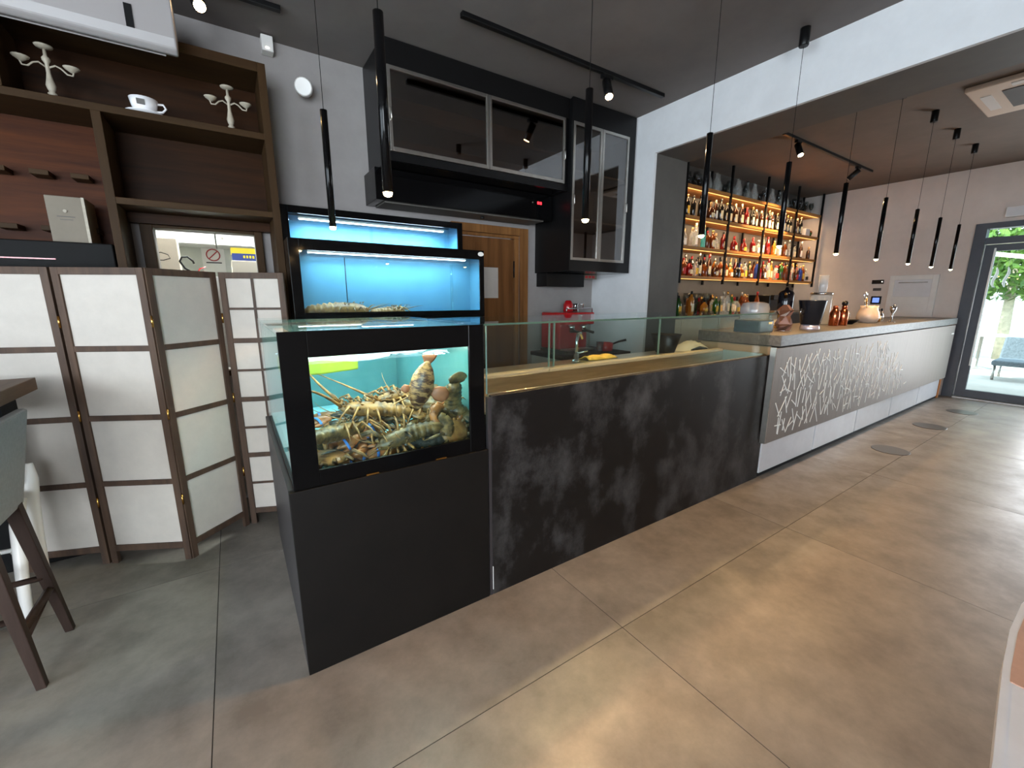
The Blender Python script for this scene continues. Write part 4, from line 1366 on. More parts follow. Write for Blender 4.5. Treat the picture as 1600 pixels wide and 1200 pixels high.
t = thing('high_chair', 'white moulded children\'s high chair half hidden behind the bar stool', 'high chair', (-1.15, 2.85, 0))
for (s, xx) in ((1, -0.955), (-1, -1.33)):
    obj('leg', MB().tube([(xx, 2.945, 0.0), (xx, 2.925, 0.15), (xx, 2.935, 0.33), (xx, 2.975, 0.5), (xx + 0.01, 3.005, 0.60), (xx + 0.01, 3.015, 0.68)], [0.022, 0.024, 0.030, 0.032, 0.026, 0.015], 10), mat['plastic_white'], t)
    obj('leg', MB().tube([(xx, 2.66, 0.0), (xx, 2.70, 0.2), (xx, 2.78, 0.45), (xx, 2.86, 0.55)], [0.020, 0.022, 0.026, 0.026], 10), mat['plastic_white'], t)
obj('seat', bx(-1.34, 2.72, 0.52, -0.97, 2.98, 0.56), mat['plastic_white'], t, bevel=0.015)
obj('backrest', bx(-1.32, 2.965, 0.565, -0.98, 2.995, 0.86), mat['plastic_white'], t, bevel=0.012)
obj('footrest', MB().tube([(-1.34, 2.80, 0.34), (-0.96, 2.80, 0.325)], 0.014, 8, flat=0.7), mat['plastic_white'], t)
obj('footrest_bolt', MB().cyl((-0.985, 2.78, 0.325), (-0.985, 2.772, 0.325), 0.010), mat['alu'], t)

# table right beside the camera
t = thing('white_table', 'white table with rounded edge in the corner nearest the viewer', 'table', (1.5, -0.4, 0))
poly = [(0.62, -0.08), (0.70, -0.005), (0.85, 0.016), (0.96, 0.024), (1.10, 0.038), (1.25, 0.052), (1.40, 0.062), (1.55, 0.062), (1.70, 0.045),
        (1.85, 0.0), (1.98, -0.09), (2.05, -0.22), (2.05, -0.62), (1.98, -0.75), (1.85, -0.82), (0.82, -0.82), (0.68, -0.76), (0.62, -0.64)]
obj('table_top', MB().prism(poly, 0.725, 0.757), mat['white_gloss'], t, bevel=0.004)
rim = MB()
pin = []
cx_, cy_ = 1.33, -0.38
for (x, y) in poly:
    pin.append((cx_ + (x - cx_) * 0.985, cy_ + (y - cy_) * 0.973))
n = len(poly)
for (a, b) in ((0.757, 0.7595),):
    for lst, z in ((poly, a), (poly, b), (pin, b), (pin, a)):
        for (x, y) in lst:
            rim.v.append(Vector((x, y, z)))
    for i in range(n):
        j = (i + 1) % n
        rim.face((i, j, n + j, n + i))
        rim.face((n + i, n + j, 2 * n + j, 2 * n + i))
        rim.face((2 * n + i, 2 * n + j, 3 * n + j, 3 * n + i))
obj('rim', rim, mat['white_gloss'], t)
obj('pedestal', MB().lathe([(0.28, 0.0), (0.28, 0.015), (0.05, 0.04), (0.045, 0.70), (0.12, 0.724)], 20, (1.33, -0.4, 0)), mat['satin_black'], t)
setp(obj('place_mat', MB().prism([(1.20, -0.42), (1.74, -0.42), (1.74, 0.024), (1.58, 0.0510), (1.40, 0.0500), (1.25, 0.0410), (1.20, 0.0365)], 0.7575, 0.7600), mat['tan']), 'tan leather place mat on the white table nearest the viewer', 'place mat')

# ================================================================== CEILING CASSETTE, FLOOR DISCS
t = thing('ceiling_air_conditioner', 'square beige ceiling air conditioner panel over the bar side', 'air conditioner', (6.13, 0.8, 3.28))
obj('panel', bx(5.66, 0.33, 3.285, 6.60, 1.27, 3.328), mat['beige_plastic'], t, bevel=0.012)
obj('grille', bx(5.86, 0.53, 3.278, 6.40, 1.07, 3.284), mat['lining'], t)
for (a, b, c, d) in ((5.72, 0.60, 5.79, 1.0), (6.47, 0.60, 6.54, 1.0), (5.90, 1.14, 6.36, 1.21), (5.90, 0.39, 6.36, 0.46)):
    obj('louvre', bx(a, b, 3.279, c, d, 3.2845), mat['plastic_white'], t)
for k, (x, y) in enumerate(((5.38, 1.24), (6.80, 1.26), (8.03, 1.21))):
    setp(obj('floor_disc', MB().lathe([(0.150, 0.0005), (0.150, 0.003), (0.146, 0.004)], 36, (x, y, 0)), mat['disc']),
         'round grey disc on the floor along the bar, %s from the display counter' % ORD[k], 'floor disc', 'floor discs along the bar')

# ================================================================== BOTTLE SHELVES BEHIND THE BAR
S = thing('bar_shelving', 'tall black metal rack with oak shelves full of bottles', 'shelving', (7.1, 3.79, 0))
SX = [5.09, 6.13, 7.13, 8.14, 9.08]
SZ = [1.80, 2.19, 2.58, 2.96]
for x in SX:
    obj('post', bx(x - 0.014, 3.605, 1.70, x + 0.014, 3.633, 3.325), mat['matt_black'], S)
    obj('post', bx(x - 0.014, 3.925, 1.70, x + 0.014, 3.953, 3.325), mat['matt_black'], S)
for z in SZ:
    for a, b in zip(SX[:-1], SX[1:]):
        obj('shelf', bx(a + 0.016, 3.615, z - 0.036, b - 0.016, 3.955, z), mat['shelf_oak'], S, bevel=0.002)
    for x in SX:
        obj('bracket', bx(x - 0.010, 3.634, z - 0.030, x + 0.010, 3.924, z - 0.008), mat['matt_black'], S)

for z in SZ:  # warm strips and glows added under the shelves to brighten the bottles
    ls = obj('led_strip', bx(5.11, 3.660, z - 0.042, 9.06, 3.668, z - 0.037), EM('shelf_led_%d' % int(z * 100), (255, 190, 110), 1.5), S)
    area('shelf_led_glow', (7.08, 3.664, z - 0.046), (math.radians(32), 0, 0), 3.9, 0.006, 10 if z > 1.9 else 3, (1.0, 0.66, 0.34))

glass_m = dict(
    amber=BOT('amber_glass', (128, 62, 20), 0.35), brown=BOT('brown_glass', (66, 32, 14), 0.15), black=BOT('black_glass', (20, 18, 16), 0.05),
    green=BOT('green_glass', (44, 92, 40), 0.3), clear=BOT('clear_bottle_glass', (214, 218, 214), 0.72), red=BOT('red_glass', (112, 12, 12), 0.15),
    blue=BOT('blue_glass', (40, 66, 150), 0.3), gold=BOT('golden_liquor', (190, 128, 44), 0.35), teal=BOT('teal_glass', (120, 206, 200), 0.5))
label_m = dict(cream=M('cream_label', (236, 220, 180), 0.7), white=M('white_label', (238, 236, 230), 0.7), black=M('black_label', (30, 28, 28), 0.6),
               yellow=M('yellow_label', (232, 186, 60), 0.6), red=M('red_label', (186, 40, 34), 0.6))
cap_m = dict(gold=mat['brass'], black=mat['satin_black'], red=M('red_foil', (150, 20, 24), 0.4), cork=M('cork', (190, 150, 104), 0.8),
             silver=mat['alu'], cream=M('cream_foil', (226, 206, 160), 0.5))
PROF = dict(
    wine=[(0.034, 0), (0.037, 0.004), (0.037, 0.185), (0.032, 0.205), (0.016, 0.235), (0.0135, 0.29)],
    whisky=[(0.038, 0), (0.041, 0.005), (0.041, 0.150), (0.036, 0.172), (0.017, 0.195), (0.014, 0.245)],
    squat=[(0.046, 0), (0.050, 0.006), (0.052, 0.080), (0.048, 0.125), (0.022, 0.160), (0.014, 0.175), (0.014, 0.220)],
    tall=[(0.030, 0), (0.032, 0.005), (0.032, 0.200), (0.020, 0.235), (0.014, 0.250), (0.014, 0.310)],
    flask=[(0.052, 0), (0.056, 0.006), (0.058, 0.090), (0.050, 0.150), (0.020, 0.180), (0.015, 0.190), (0.015, 0.225)],
    big=[(0.050, 0), (0.055, 0.006), (0.055, 0.180), (0.050, 0.215), (0.020, 0.250), (0.016, 0.290)])
_cache = {}


def bottle_meshes(kind):
    if kind in _cache:
        return _cache[kind]
    pr = PROF[kind]
    fl = 0.55 if kind in ('flask', 'big') else 1.0
    body = MB().lathe(pr, 14, sy=fl).mesh('bottle_' + kind, mat['white'])
    r = max(p[0] for p in pr) + 0.0006
    h = pr[-1][1]
    lab = MB()
    lab.smooth = True
    z0, z1 = h * 0.14, h * (0.50 if kind != 'squat' else 0.40)
    for i in range(9):
        a = math.radians(-90 - 72 + 144 * i / 8)
        for z in (z0, z1):
            lab.v.append(Vector((r * math.cos(a), r * math.sin(a) * fl, z)))
    for i in range(8):
        lab.face((2 * i, 2 * i + 2, 2 * i + 3, 2 * i + 1))
    labm = lab.mesh('paper_label', mat['white'])
    cr_ = pr[-1][0] + 0.0015
    cap = MB().lathe([(cr_, h - 0.045), (cr_, h + 0.006), (cr_ * 0.8, h + 0.009)], 12).mesh('cap', mat['white'])
    _cache[kind] = (body, labm, cap)
    return _cache[kind]


def put(me, m, name, parent=None):
    o = bpy.data.objects.new(name, me)
    C.objects.link(o)
    o.material_slots[0].link = 'OBJECT'
    o.material_slots[0].material = m
    if parent is not None:
        o.parent = parent
    return o


def bottle(kind, g, lab, cap, x, y, z, label, group, scale=1.0, rz=0.0):
    b, l, c = bottle_meshes(kind)
    o = put(b, glass_m[g], 'bottle')
    o.location = (x, y, z)
    o.scale = (scale, scale, scale)
    o.rotation_euler = (0, 0, math.radians(28) + rz)      # labels turned towards the room
    if lab: put(l, label_m[lab], 'paper_label', o)
    if cap: put(c, cap_m[cap], 'cap', o)
    setp(o, label, 'bottle', group)
    return o


BAY = ['first', 'second', 'third', 'fourth']
rb = random.Random(5)
CN = dict(amber='amber', brown='brown', black='black', green='green', clear='clear', red='red', blue='blue', gold='golden', teal='teal')
# (shelf index, name, per bay: list of (kind, glass, label, cap))
W = ('wine', 'black', 'cream', 'gold')
W2 = ('wine', 'brown', 'cream', 'cream')
Wr = ('wine', 'red', 'cream', 'red')
upper = [[('wine', 'amber', 'cream', 'red'), ('wine', 'black', 'yellow', 'gold'), ('wine', 'black', None, 'black'), ('wine', 'black', None, 'black'), ('tall', 'brown', None, 'gold'), ('squat', 'brown', 'cream', 'cork'), ('wine', 'brown', 'white', 'cream'), ('wine', 'black', 'cream', 'black')],
         [W, W, W2, W2, Wr, W, W2],
         [W2, Wr, W, W2, W, W, W2, W],
         [W, W2, W]]
middle = [[('tall', 'clear', 'white', 'cream'), ('whisky', 'clear', 'white', 'cork'), ('whisky', 'clear', 'cream', 'cork'), ('tall', 'clear', 'white', 'cream'), ('big', 'teal', None, 'cork'), ('whisky', 'amber', None, 'red'), ('whisky', 'amber', 'cream', 'gold'), ('squat', 'clear', 'cream', 'cork')],
          [('whisky', 'red', 'cream', 'black'), ('squat', 'red', 'cream', 'red'), ('squat', 'red', 'yellow', 'red'), ('whisky', 'red', 'cream', 'red')],
          [('flask', 'clear', 'white', 'silver'), ('tall', 'clear', 'white', 'cork'), ('wine', 'red', 'red', 'red'), ('whisky', 'gold', 'cream', 'gold'), ('whisky', 'clear', 'white', 'silver'), ('whisky', 'amber', 'white', 'silver')],
          [('tall', 'clear', 'white', 'silver'), ('whisky', 'clear', 'cream', 'black'), ('tall', 'brown', 'white', 'silver'), ('flask', 'brown', None, 'cork')]]
kinds = ['whisky', 'squat', 'wine', 'flask', 'tall', 'whisky', 'squat']
cols = ['amber', 'brown', 'gold', 'amber', 'brown', 'clear', 'green', 'amber', 'black', 'blue', 'red']
labs = ['cream', 'cream', 'white', 'yellow', 'black', None, 'red']
caps = ['gold', 'black', 'cork', 'red', 'silver']
lower = [[(rb.choice(['whisky', 'squat', 'wine', 'tall', 'whisky']), rb.choice(cols), rb.choice(labs), rb.choice(caps)) for _ in range(n)] for n in (8, 7, 8, 7)]
count_rows = {}
for rows, z, sname in ((upper, SZ[2], 'third'), (middle, SZ[1], 'second'), (lower, SZ[0], 'lowest')):
    for b in range(4):
        lst = rows[b]
        a0, a1 = SX[b] + 0.085, SX[b + 1] - 0.085
        if b == 3 and sname == 'third':
            a1 = a0 + 0.34
        for i, (k, g, l, c) in enumerate(lst):
            x = a0 + (a1 - a0) * (i / max(1, len(lst) - 1)) + rb.uniform(-0.012, 0.012)
            y = 3.71 + rb.uniform(-0.015, 0.03)
            what = '%s bottle%s' % (CN[g], (' with %s label' % l) if l else '')
            bottle(k, g, l, c, x, y, z, '%s, %s in the %s bay, %s oak shelf' % (what, ORD[i], BAY[b], sname + (' lowest' if sname != 'lowest' else '')),
                   'bottles on the bar shelves', scale=rb.uniform(0.92, 1.06), rz=rb.uniform(-0.2, 0.2))
# a second row behind on the lowest shelf, peeping between the front bottles
for b in range(4):
    for i in range(6):
        x = SX[b] + 0.14 + (SX[b + 1] - SX[b] - 0.28) * i / 5
        k, g, l, c = rb.choice(('wine', 'tall')), rb.choice(cols), rb.choice(labs), rb.choice(caps)
        bottle(k, g, l, c, x, 3.855, SZ[0], '%s bottle in the rear row, %s in the %s bay, lowest oak shelf' % (CN[g], ORD[i], BAY[b]), 'bottles on the bar shelves', scale=1.0)

setp(obj('gift_carton', bx(8.66, 3.66, SZ[2], 8.82, 3.80, SZ[2] + 0.13), label_m['white'], bevel=0.003), 'white carton beside the green cup on the third lowest oak shelf', 'carton')
t = thing('green_cup', 'green and copper cup beside the white carton on the oak shelf', 'cup', (8.93, 3.72, SZ[2]))
obj('cup_body', MB().lathe([(0.03, 0), (0.045, 0.05), (0.05, 0.08)], 16, (8.93, 3.72, SZ[2])), glass_m['green'], t)
obj('cup_rim', MB().lathe([(0.05, 0.08), (0.04, 0.11), (0.03, 0.115)], 16, (8.93, 3.72, SZ[2])), mat['copper'], t)

# clear carafes and glasses on the top shelf
carafe = MB().lathe([(0.040, 0), (0.045, 0.006), (0.048, 0.10), (0.040, 0.15), (0.018, 0.21), (0.015, 0.25), (0.020, 0.262)], 14).mesh('carafe', glass_m['clear'])
tumbler = MB().lathe([(0.030, 0), (0.034, 0.004), (0.040, 0.12), (0.038, 0.12), (0.031, 0.008)], 14, cap=False).mesh('tumbler', glass_m['clear'])
goblet = MB().lathe([(0.034, 0), (0.034, 0.003), (0.005, 0.010), (0.004, 0.085), (0.022, 0.10), (0.040, 0.15), (0.036, 0.20), (0.034, 0.20), (0.037, 0.15), (0.020, 0.106)], 14, cap=False).mesh('goblet', glass_m['clear'])
glm = GL('stemware_glass', (225, 228, 228), 1.0)
for b in range(4):
    for i in range(8):
        x = SX[b] + 0.10 + (SX[b + 1] - SX[b] - 0.20) * i / 7
        me, nm = ((goblet, 'wine_glass'), (carafe, 'carafe'))[1 if (b in (0, 1, 2) and i % 4 != 0 and not (b == 0 and i < 4)) else 0]
        o = put(me, glm if nm == 'wine_glass' else glass_m['clear'], nm)
        o.location = (x, 3.72 + 0.04 * (i % 2), SZ[3])
        setp(o, 'clear %s, %s in the %s bay of the top oak shelf' % (nm.replace('_', ' '), ORD[i], BAY[b]), nm.replace('_', ' '), 'clear glassware on the top shelf')
        if nm == 'carafe':
            pass
    for i in range(7):
        x = SX[b] + 0.12 + (SX[b + 1] - SX[b] - 0.24) * i / 6
        o = put(goblet, glm, 'wine_glass')
        o.location = (x, 3.87, SZ[3])
        setp(o, 'clear wine glass in the rear row, %s in the %s bay of the top shelf' % (ORD[i], BAY[b]), 'wine glass', 'clear glassware on the top shelf')

# ---- back bar unit below the shelves
BB = thing('back_bar_unit', 'cream fronted back bar unit below the bottle shelves', 'cabinet', (6.5, 3.65, 0))
obj('worktop', bx(4.02, 3.36, 1.235, 9.15, 3.96, 1.27), mat['stone'], BB)
for k in range(6):
    a = 4.02 + k * 0.855
    obj('cabinet_door', bx(a + 0.004, 3.385, 0.12, a + 0.851, 3.405, 1.23), mat['cream'] if k < 4 else mat['lining'], BB, bevel=0.002)
obj('carcass', bx(4.02, 3.407, 0.0, 9.15, 3.95, 1.233), mat['lining'], BB)
for i in range(22):
    x = 4.90 + 1.95 * i / 21
    y = 3.46 + 0.10 * (i % 3) + rb.uniform(-0.01, 0.01)
    k, g = rb.choice(kinds), rb.choice(['clear', 'amber', 'clear', 'green', 'brown', 'gold', 'clear'])
    if i in (1, 2): k, g = 'big', 'green'
    if i in (20, 21): k, g = 'tall', 'amber'
    l = rb.choice(['cream', 'white', 'cream', 'yellow'])
    bottle(k, g, l, rb.choice(caps), x, y, 1.271, '%s bottle with %s label on the back bar, %s from the grey pillar' % (CN[g], l, ORD[i]), 'bottles on the back bar', scale=rb.uniform(1.0, 1.15))
for i in range(6):
    o = put(goblet, glm, 'wine_glass')
    o.location = (5.62 + 0.12 * i, 3.85, 1.271)
    o.scale = (1.2, 1.2, 1.5)
    setp(o, 'tall clear wine glass behind the back bar bottles, %s from the grey pillar' % ORD[i], 'wine glass', 'wine glasses on the back bar')
t = thing('coffee_maker', 'black coffee maker on the back bar beyond the bottles', 'coffee maker', (7.45, 3.6, 1.271))
obj('maker_body', bx(7.25, 3.45, 1.271, 7.70, 3.80, 1.55), mat['satin_black'], t, bevel=0.015)
obj('maker_head', bx(7.25, 3.39, 1.47, 7.70, 3.45, 1.55), mat['satin_black'], t, bevel=0.006)
obj('drip_tray', bx(7.28, 3.38, 1.271, 7.67, 3.448, 1.30), mat['steel'], t)

# ================================================================== THINGS ON THE BAR TOP
ZB = 1.212
t = thing('wine_bucket', 'black wine bucket with silver foot on the bar end', 'bucket', (4.52, 1.77, ZB))
obj('bucket_body', MB().lathe([(0.076, 0.045), (0.080, 0.05), (0.112, 0.262), (0.115, 0.268), (0.108, 0.266), (0.076, 0.06)], 28, (4.52, 1.77, ZB), cap=False), M('bucket_black', (22, 26, 34), 0.22), t)
obj('foot', MB().lathe([(0.078, 0.0), (0.080, 0.006), (0.074, 0.045)], 28, (4.52, 1.77, ZB)), M('silver_lilac', (206, 202, 222), 0.25, metal=0.6), t)
obj('inner_rim', MB().lathe([(0.104, 0.262), (0.085, 0.12), (0.02, 0.11)], 24, (4.52, 1.77, ZB), cap=False), M('bucket_blue', (40, 150, 190), 0.3), t)
for s in (-1, 1):
    obj('handle', MB().tube([(4.52 + 0.085 * s, 1.77 - 0.03 * s, ZB + 0.14), (4.52 + 0.125 * s, 1.77 - 0.045 * s, ZB + 0.15), (4.52 + 0.115 * s, 1.77 - 0.04 * s, ZB + 0.19), (4.52 + 0.097 * s, 1.77 - 0.035 * s, ZB + 0.18)], 0.006, 8), mat['chrome'], t)

t = thing('coffee_pot', 'black and chrome coffee pot with brass base beside the wine bucket', 'coffee pot', (4.46, 1.98, ZB))
obj('pot_base', MB().lathe([(0.07, 0), (0.075, 0.01), (0.05, 0.06), (0.055, 0.12), (0.05, 0.14)], 20, (4.46, 1.98, ZB)), mat['brass'], t)
obj('pot_body', MB().lathe([(0.062, 0.14), (0.066, 0.15), (0.066, 0.33), (0.055, 0.35), (0.02, 0.365), (0.012, 0.39)], 24, (4.46, 1.98, ZB)), M('pot_black', (12, 12, 20), 0.08), t)
obj('spout', MB().tube([(4.40, 1.955, ZB + 0.30), (4.36, 1.94, ZB + 0.325), (4.33, 1.93, ZB + 0.335)], [0.016, 0.010, 0.007], 10), mat['brass'], t)
obj('handle', MB().tube([(4.515, 2.01, ZB + 0.31), (4.56, 2.03, ZB + 0.30), (4.56, 2.03, ZB + 0.21), (4.515, 2.01, ZB + 0.18)], 0.008, 8), mat['chrome'], t)

t = thing('faceted_ornament', 'bronze faceted ornament standing between the display glass and wine bucket', 'ornament', (4.14, 1.83, ZB))
orn = MB()
for z, r, a in ((0.0, 0.05, 0), (0.06, 0.075, 0.5), (0.13, 0.045, 0), (0.18, 0.07, 0.4), (0.23, 0.02, 0)):
    for k in range(5):
        th = a + 2 * PI * k / 5
        orn.v.append(Vector((4.14 + r * math.cos(th), 1.83 + r * math.sin(th), ZB + z)))
for i in range(4):
    for k in range(5):
        k2 = (k + 1) % 5
        orn.face((i * 5 + k, i * 5 + k2, i * 5 + 5 + k2))
        orn.face((i * 5 + k, i * 5 + 5 + k2, i * 5 + 5 + k))
orn.face((4, 3, 2, 1, 0))
orn.face((20, 21, 22, 23, 24))
obj('facets', orn, M('rose_bronze', (196, 150, 136), 0.2, metal=0.9), t)
obj('plinth', MB().lathe([(0.06, 0), (0.065, 0.002), (0.06, 0.004)], 20, (4.14, 1.83, ZB)), mat['chrome'], t)

t = thing('straw_jar', 'clear glass jar with two tall tubes behind the wine bucket', 'glass jar', (5.50, 2.08, ZB))
obj('jar', MB().lathe([(0.10, 0), (0.105, 0.006), (0.105, 0.315), (0.095, 0.325)], 24, (5.50, 2.08, ZB)), BOT('jar_glass', (214, 214, 212), 0.6), t)
obj('jar_lid', MB().lathe([(0.108, 0.325), (0.108, 0.345), (0.09, 0.348)], 24, (5.50, 2.08, ZB)), mat['chrome'], t)
for dx in (-0.055, 0.055):
    obj('tube', MB().lathe([(0.036, 0.348), (0.040, 0.352), (0.046, 0.53), (0.042, 0.53), (0.034, 0.36)], 16, (5.50 + dx, 2.08 + dx * 0.4, ZB), cap=False), BOT('tube_glass_%d' % int(dx * 1000), (220, 222, 226), 0.55), t)
for k, (x, y) in enumerate(((5.30, 1.86), (5.44, 1.83))):
    t = thing('cocktail_shaker', ['plain copper cocktail shaker next to the wine bucket', 'copper cocktail shaker with a round dark stopper'][k], 'shaker', (x, y, ZB), 'copper shakers on the bar')
    obj('shaker_body', MB().lathe([(0.038, 0), (0.042, 0.004), (0.046, 0.10), (0.044, 0.14), (0.030, 0.165), (0.022, 0.185)], 20, (x, y, ZB)), mat['copper'], t)
    obj('shaker_cap', MB().lathe([(0.024, 0.185), (0.024, 0.20), (0.018, 0.21)], 16, (x, y, ZB)), mat['copper'], t)
    if k:
        obj('stopper', MB().sphere((x, y, ZB + 0.232), 0.030, 0.030, 0.028), mat['satin_black'], t)
        obj('handle', MB().tube([(x + 0.03, y - 0.02, ZB + 0.13), (x + 0.07, y - 0.03, ZB + 0.12), (x + 0.06, y - 0.03, ZB + 0.05)], 0.006, 8), mat['chrome'], t)
t = thing('dark_bowl', 'low dark bowl between the copper shakers and cream jug', 'bowl', (5.78, 1.90, ZB))
obj('bowl_body', MB().lathe([(0.05, 0), (0.055, 0.004), (0.10, 0.04), (0.105, 0.05), (0.098, 0.048), (0.05, 0.01)], 24, (5.78, 1.90, ZB), cap=False), mat['matt_black'], t)
t = thing('cream_jug', 'cream ceramic jug holding bar spoons', 'jug', (6.30, 1.875, ZB))
obj('jug_body', MB().lathe([(0.075, 0), (0.09, 0.01), (0.112, 0.06), (0.105, 0.115), (0.082, 0.165), (0.088, 0.20), (0.08, 0.20), (0.07, 0.16)], 24, (6.30, 1.875, ZB), cap=False), M('cream_ceramic', (214, 192, 176), 0.3, var=0.08, scale=6), t)
obj('handle', MB().tube([(6.375, 1.85, ZB + 0.17), (6.43, 1.83, ZB + 0.16), (6.43, 1.83, ZB + 0.10), (6.39, 1.845, ZB + 0.06)], 0.010, 8), mat['chrome'], t)
for k, (dx, dy, hh) in enumerate(((-0.10, 0.02, 0.33), (-0.06, 0.05, 0.31), (0.0, 0.04, 0.32), (-0.12, 0.0, 0.26))):
    u = thing('bar_spoon', 'metal bar spoon standing in the cream jug, %s of four' % ORD[k], 'spoon', (6.30, 1.875, ZB + 0.02), 'spoons in the cream jug')
    obj('spoon_stem', MB().cyl((6.30 + dx * 0.1, 1.875 + dy * 0.1, ZB + 0.03), (6.30 + dx, 1.875 + dy, ZB + hh), 0.005, n=6), mat['brass'] if k == 3 else mat['chrome'], u)
    obj('spoon_bowl', MB().sphere((6.30 + dx * 1.05, 1.875 + dy * 1.05, ZB + hh + 0.012), 0.012, 0.008, 0.02, 8, 6), mat['brass'] if k == 3 else mat['chrome'], u)
t = thing('jigger', 'shiny double-ended jigger near the bar edge', 'jigger', (6.62, 1.74, ZB))
obj('jigger_cup', MB().lathe([(0.040, 0), (0.040, 0.004), (0.010, 0.015), (0.008, 0.10), (0.030, 0.15), (0.034, 0.19)], 18, (6.62, 1.74, ZB)), mat['chrome'], t)
obj('pourer', MB().tube([(6.62, 1.74, ZB + 0.17), (6.56, 1.72, ZB + 0.215), (6.50, 1.70, ZB + 0.20)], [0.008, 0.007, 0.005], 8), mat['chrome'], t)
for k, (x, y, m_) in enumerate(((6.72, 1.90, 'brass'), (6.98, 1.98, 'chrome'), (7.25, 2.02, 'chrome'))):
    t = thing('bitters_bottle', ['small golden bitters bottle behind the jigger', 'small chrome bitters bottle behind the golden one', 'small chrome bitters bottle farthest along the bar'][k], 'bottle', (x, y, ZB), 'bitters bottles on the bar')
    obj('bottle_body', MB().lathe([(0.026, 0), (0.03, 0.004), (0.03, 0.07), (0.012, 0.09), (0.010, 0.12)], 14, (x, y, ZB)), mat[m_], t)
    obj('dropper', MB().sphere((x, y, ZB + 0.135), 0.014, 0.014, 0.018), mat['satin_black'], t)
t = thing('napkin_caddy', 'dark blue-black caddy with brass plate on the bar end behind the glass', 'caddy', (3.78, 1.90, ZB))
obj('caddy_body', bx(3.66, 1.80, ZB, 3.90, 2.02, ZB + 0.105), M('caddy_blue_black', (34, 48, 56), 0.35), t, bevel=0.01)
obj('brass_plate', bx(3.80, 1.797, ZB + 0.07, 3.86, 1.80, ZB + 0.088), mat['brass'], t)
t = thing('cake_dome', 'ribbed translucent dome on the bar behind the display glass', 'dome', (4.32, 2.19, ZB))
obj('dome', MB().lathe([(0.13, 0.012), (0.13, 0.19), (0.115, 0.235), (0.07, 0.25), (0.01, 0.252)], 32, (4.32, 2.19, ZB)), BOT('dome_plastic', (206, 206, 208), 0.5), t)
obj('plate', MB().lathe([(0.15, 0), (0.155, 0.01), (0.14, 0.012)], 32, (4.32, 2.19, ZB)), mat['ceramic'], t)

# ================================================================== WORK AREA BEHIND THE DISPLAY COUNTER
t = thing('work_counter', 'white work counter with black top below the tall wall cabinet', 'counter', (3.0, 3.3, 0))
obj('worktop', bx(2.60, 2.98, 0.91, 3.465, 3.59, 0.95), mat['matt_black'], t, bevel=0.004)
obj('cabinet_body', bx(2.62, 3.02, 0.0, 3.46, 3.59, 0.909), mat['white'], t)
for a in (2.62, 3.04):
    obj('cabinet_door', bx(a + 0.004, 3.0, 0.1, a + 0.416, 3.019, 0.90), mat['white_gloss'], t, bevel=0.002)
t = thing('espresso_machine', 'red espresso machine with chrome groups on the work counter', 'espresso machine', (2.90, 3.32, 0.951))
obj('machine_body', bx(2.68, 3.22, 0.99, 3.06, 3.52, 1.36), mat['red'], t, bevel=0.02)
obj('base', bx(2.68, 3.10, 0.951, 3.06, 3.52, 0.985), mat['satin_black'], t, bevel=0.005)
obj('drip_tray', bx(2.70, 3.10, 0.986, 3.04, 3.215, 1.0), mat['steel'], t)
obj('head', bx(2.68, 3.12, 1.24, 3.06, 3.22, 1.36), mat['red'], t, bevel=0.012)
obj('cup_rail', MB().tube([(2.70, 3.14, 1.36), (2.70, 3.14, 1.40), (3.04, 3.14, 1.40), (3.04, 3.14, 1.36)], 0.006, 8), mat['chrome'], t)
for x in (2.79, 2.95):
    gh = obj('group_head', MB().cyl((x, 3.16, 1.24), (x, 3.16, 1.19), 0.032, n=16), mat['chrome'], t)
    obj('portafilter', MB().tube([(x, 3.16, 1.185), (x, 3.10, 1.18), (x, 3.02, 1.17)], [0.026, 0.012, 0.014], 10), mat['satin_black'], gh)
obj('label_plate', bx(2.84, 3.116, 1.28, 2.88, 3.12, 1.34), mat['ivory'], t)
for k, (x, m_) in enumerate(((2.93, 'red'), (3.03, 'chrome'))):
    t = thing('kettle' if k == 0 else 'milk_jug', ['dark red kettle standing on the espresso machine', 'chrome milk jug standing on the espresso machine beside the kettle'][k], 'kettle' if k == 0 else 'jug', (x, 3.38, 1.362))
    obj('vessel', MB().lathe([(0.05, 0), (0.055, 0.01), (0.052, 0.07), (0.03, 0.11), (0.02, 0.115)] if k == 0 else [(0.03, 0), (0.035, 0.005), (0.028, 0.06), (0.03, 0.08)], 18, (x, 3.38, 1.362)), mat[m_], t)
    obj('handle', MB().tube([(x + 0.04, 3.36, 1.375 + 0.06), (x + 0.08, 3.34, 1.44), (x + 0.07, 3.345, 1.39)], 0.006, 8), mat['satin_black'] if k == 0 else mat['chrome'], t)
t = thing('saucepan', 'red saucepan with long dark handle on the work counter', 'saucepan', (3.33, 3.17, 0.951))
obj('pan_body', MB().lathe([(0.075, 0), (0.08, 0.006), (0.082, 0.085), (0.078, 0.085), (0.074, 0.01)], 24, (3.28, 3.17, 0.951), cap=False), mat['red'], t)
obj('handle', MB().tube([(3.35, 3.14, 1.02), (3.39, 3.08, 1.05), (3.43, 3.02, 1.07)], [0.010, 0.010, 0.012], 8), mat['satin_black'], t)
t = thing('glass_tumbler', 'clear tumbler between espresso machine and red saucepan', 'glass', (3.13, 3.10, 0.951))
o = obj('tumbler_wall', MB().lathe([(0.028, 0), (0.032, 0.004), (0.038, 0.11), (0.036, 0.11), (0.029, 0.008)], 16, (3.13, 3.10, 0.951), cap=False), glm, t)
setp(obj('socket_plate', bx(3.462, 2.93, 1.27, 3.469, 3.01, 1.35), mat['plastic_white'], bevel=0.002), 'white wall socket plate on the white pillar above the work counter', 'socket')
t = thing('mixer_tap', 'chrome mixer tap on the steel ledge of the display counter', 'tap', (2.03, 2.24, 1.049))
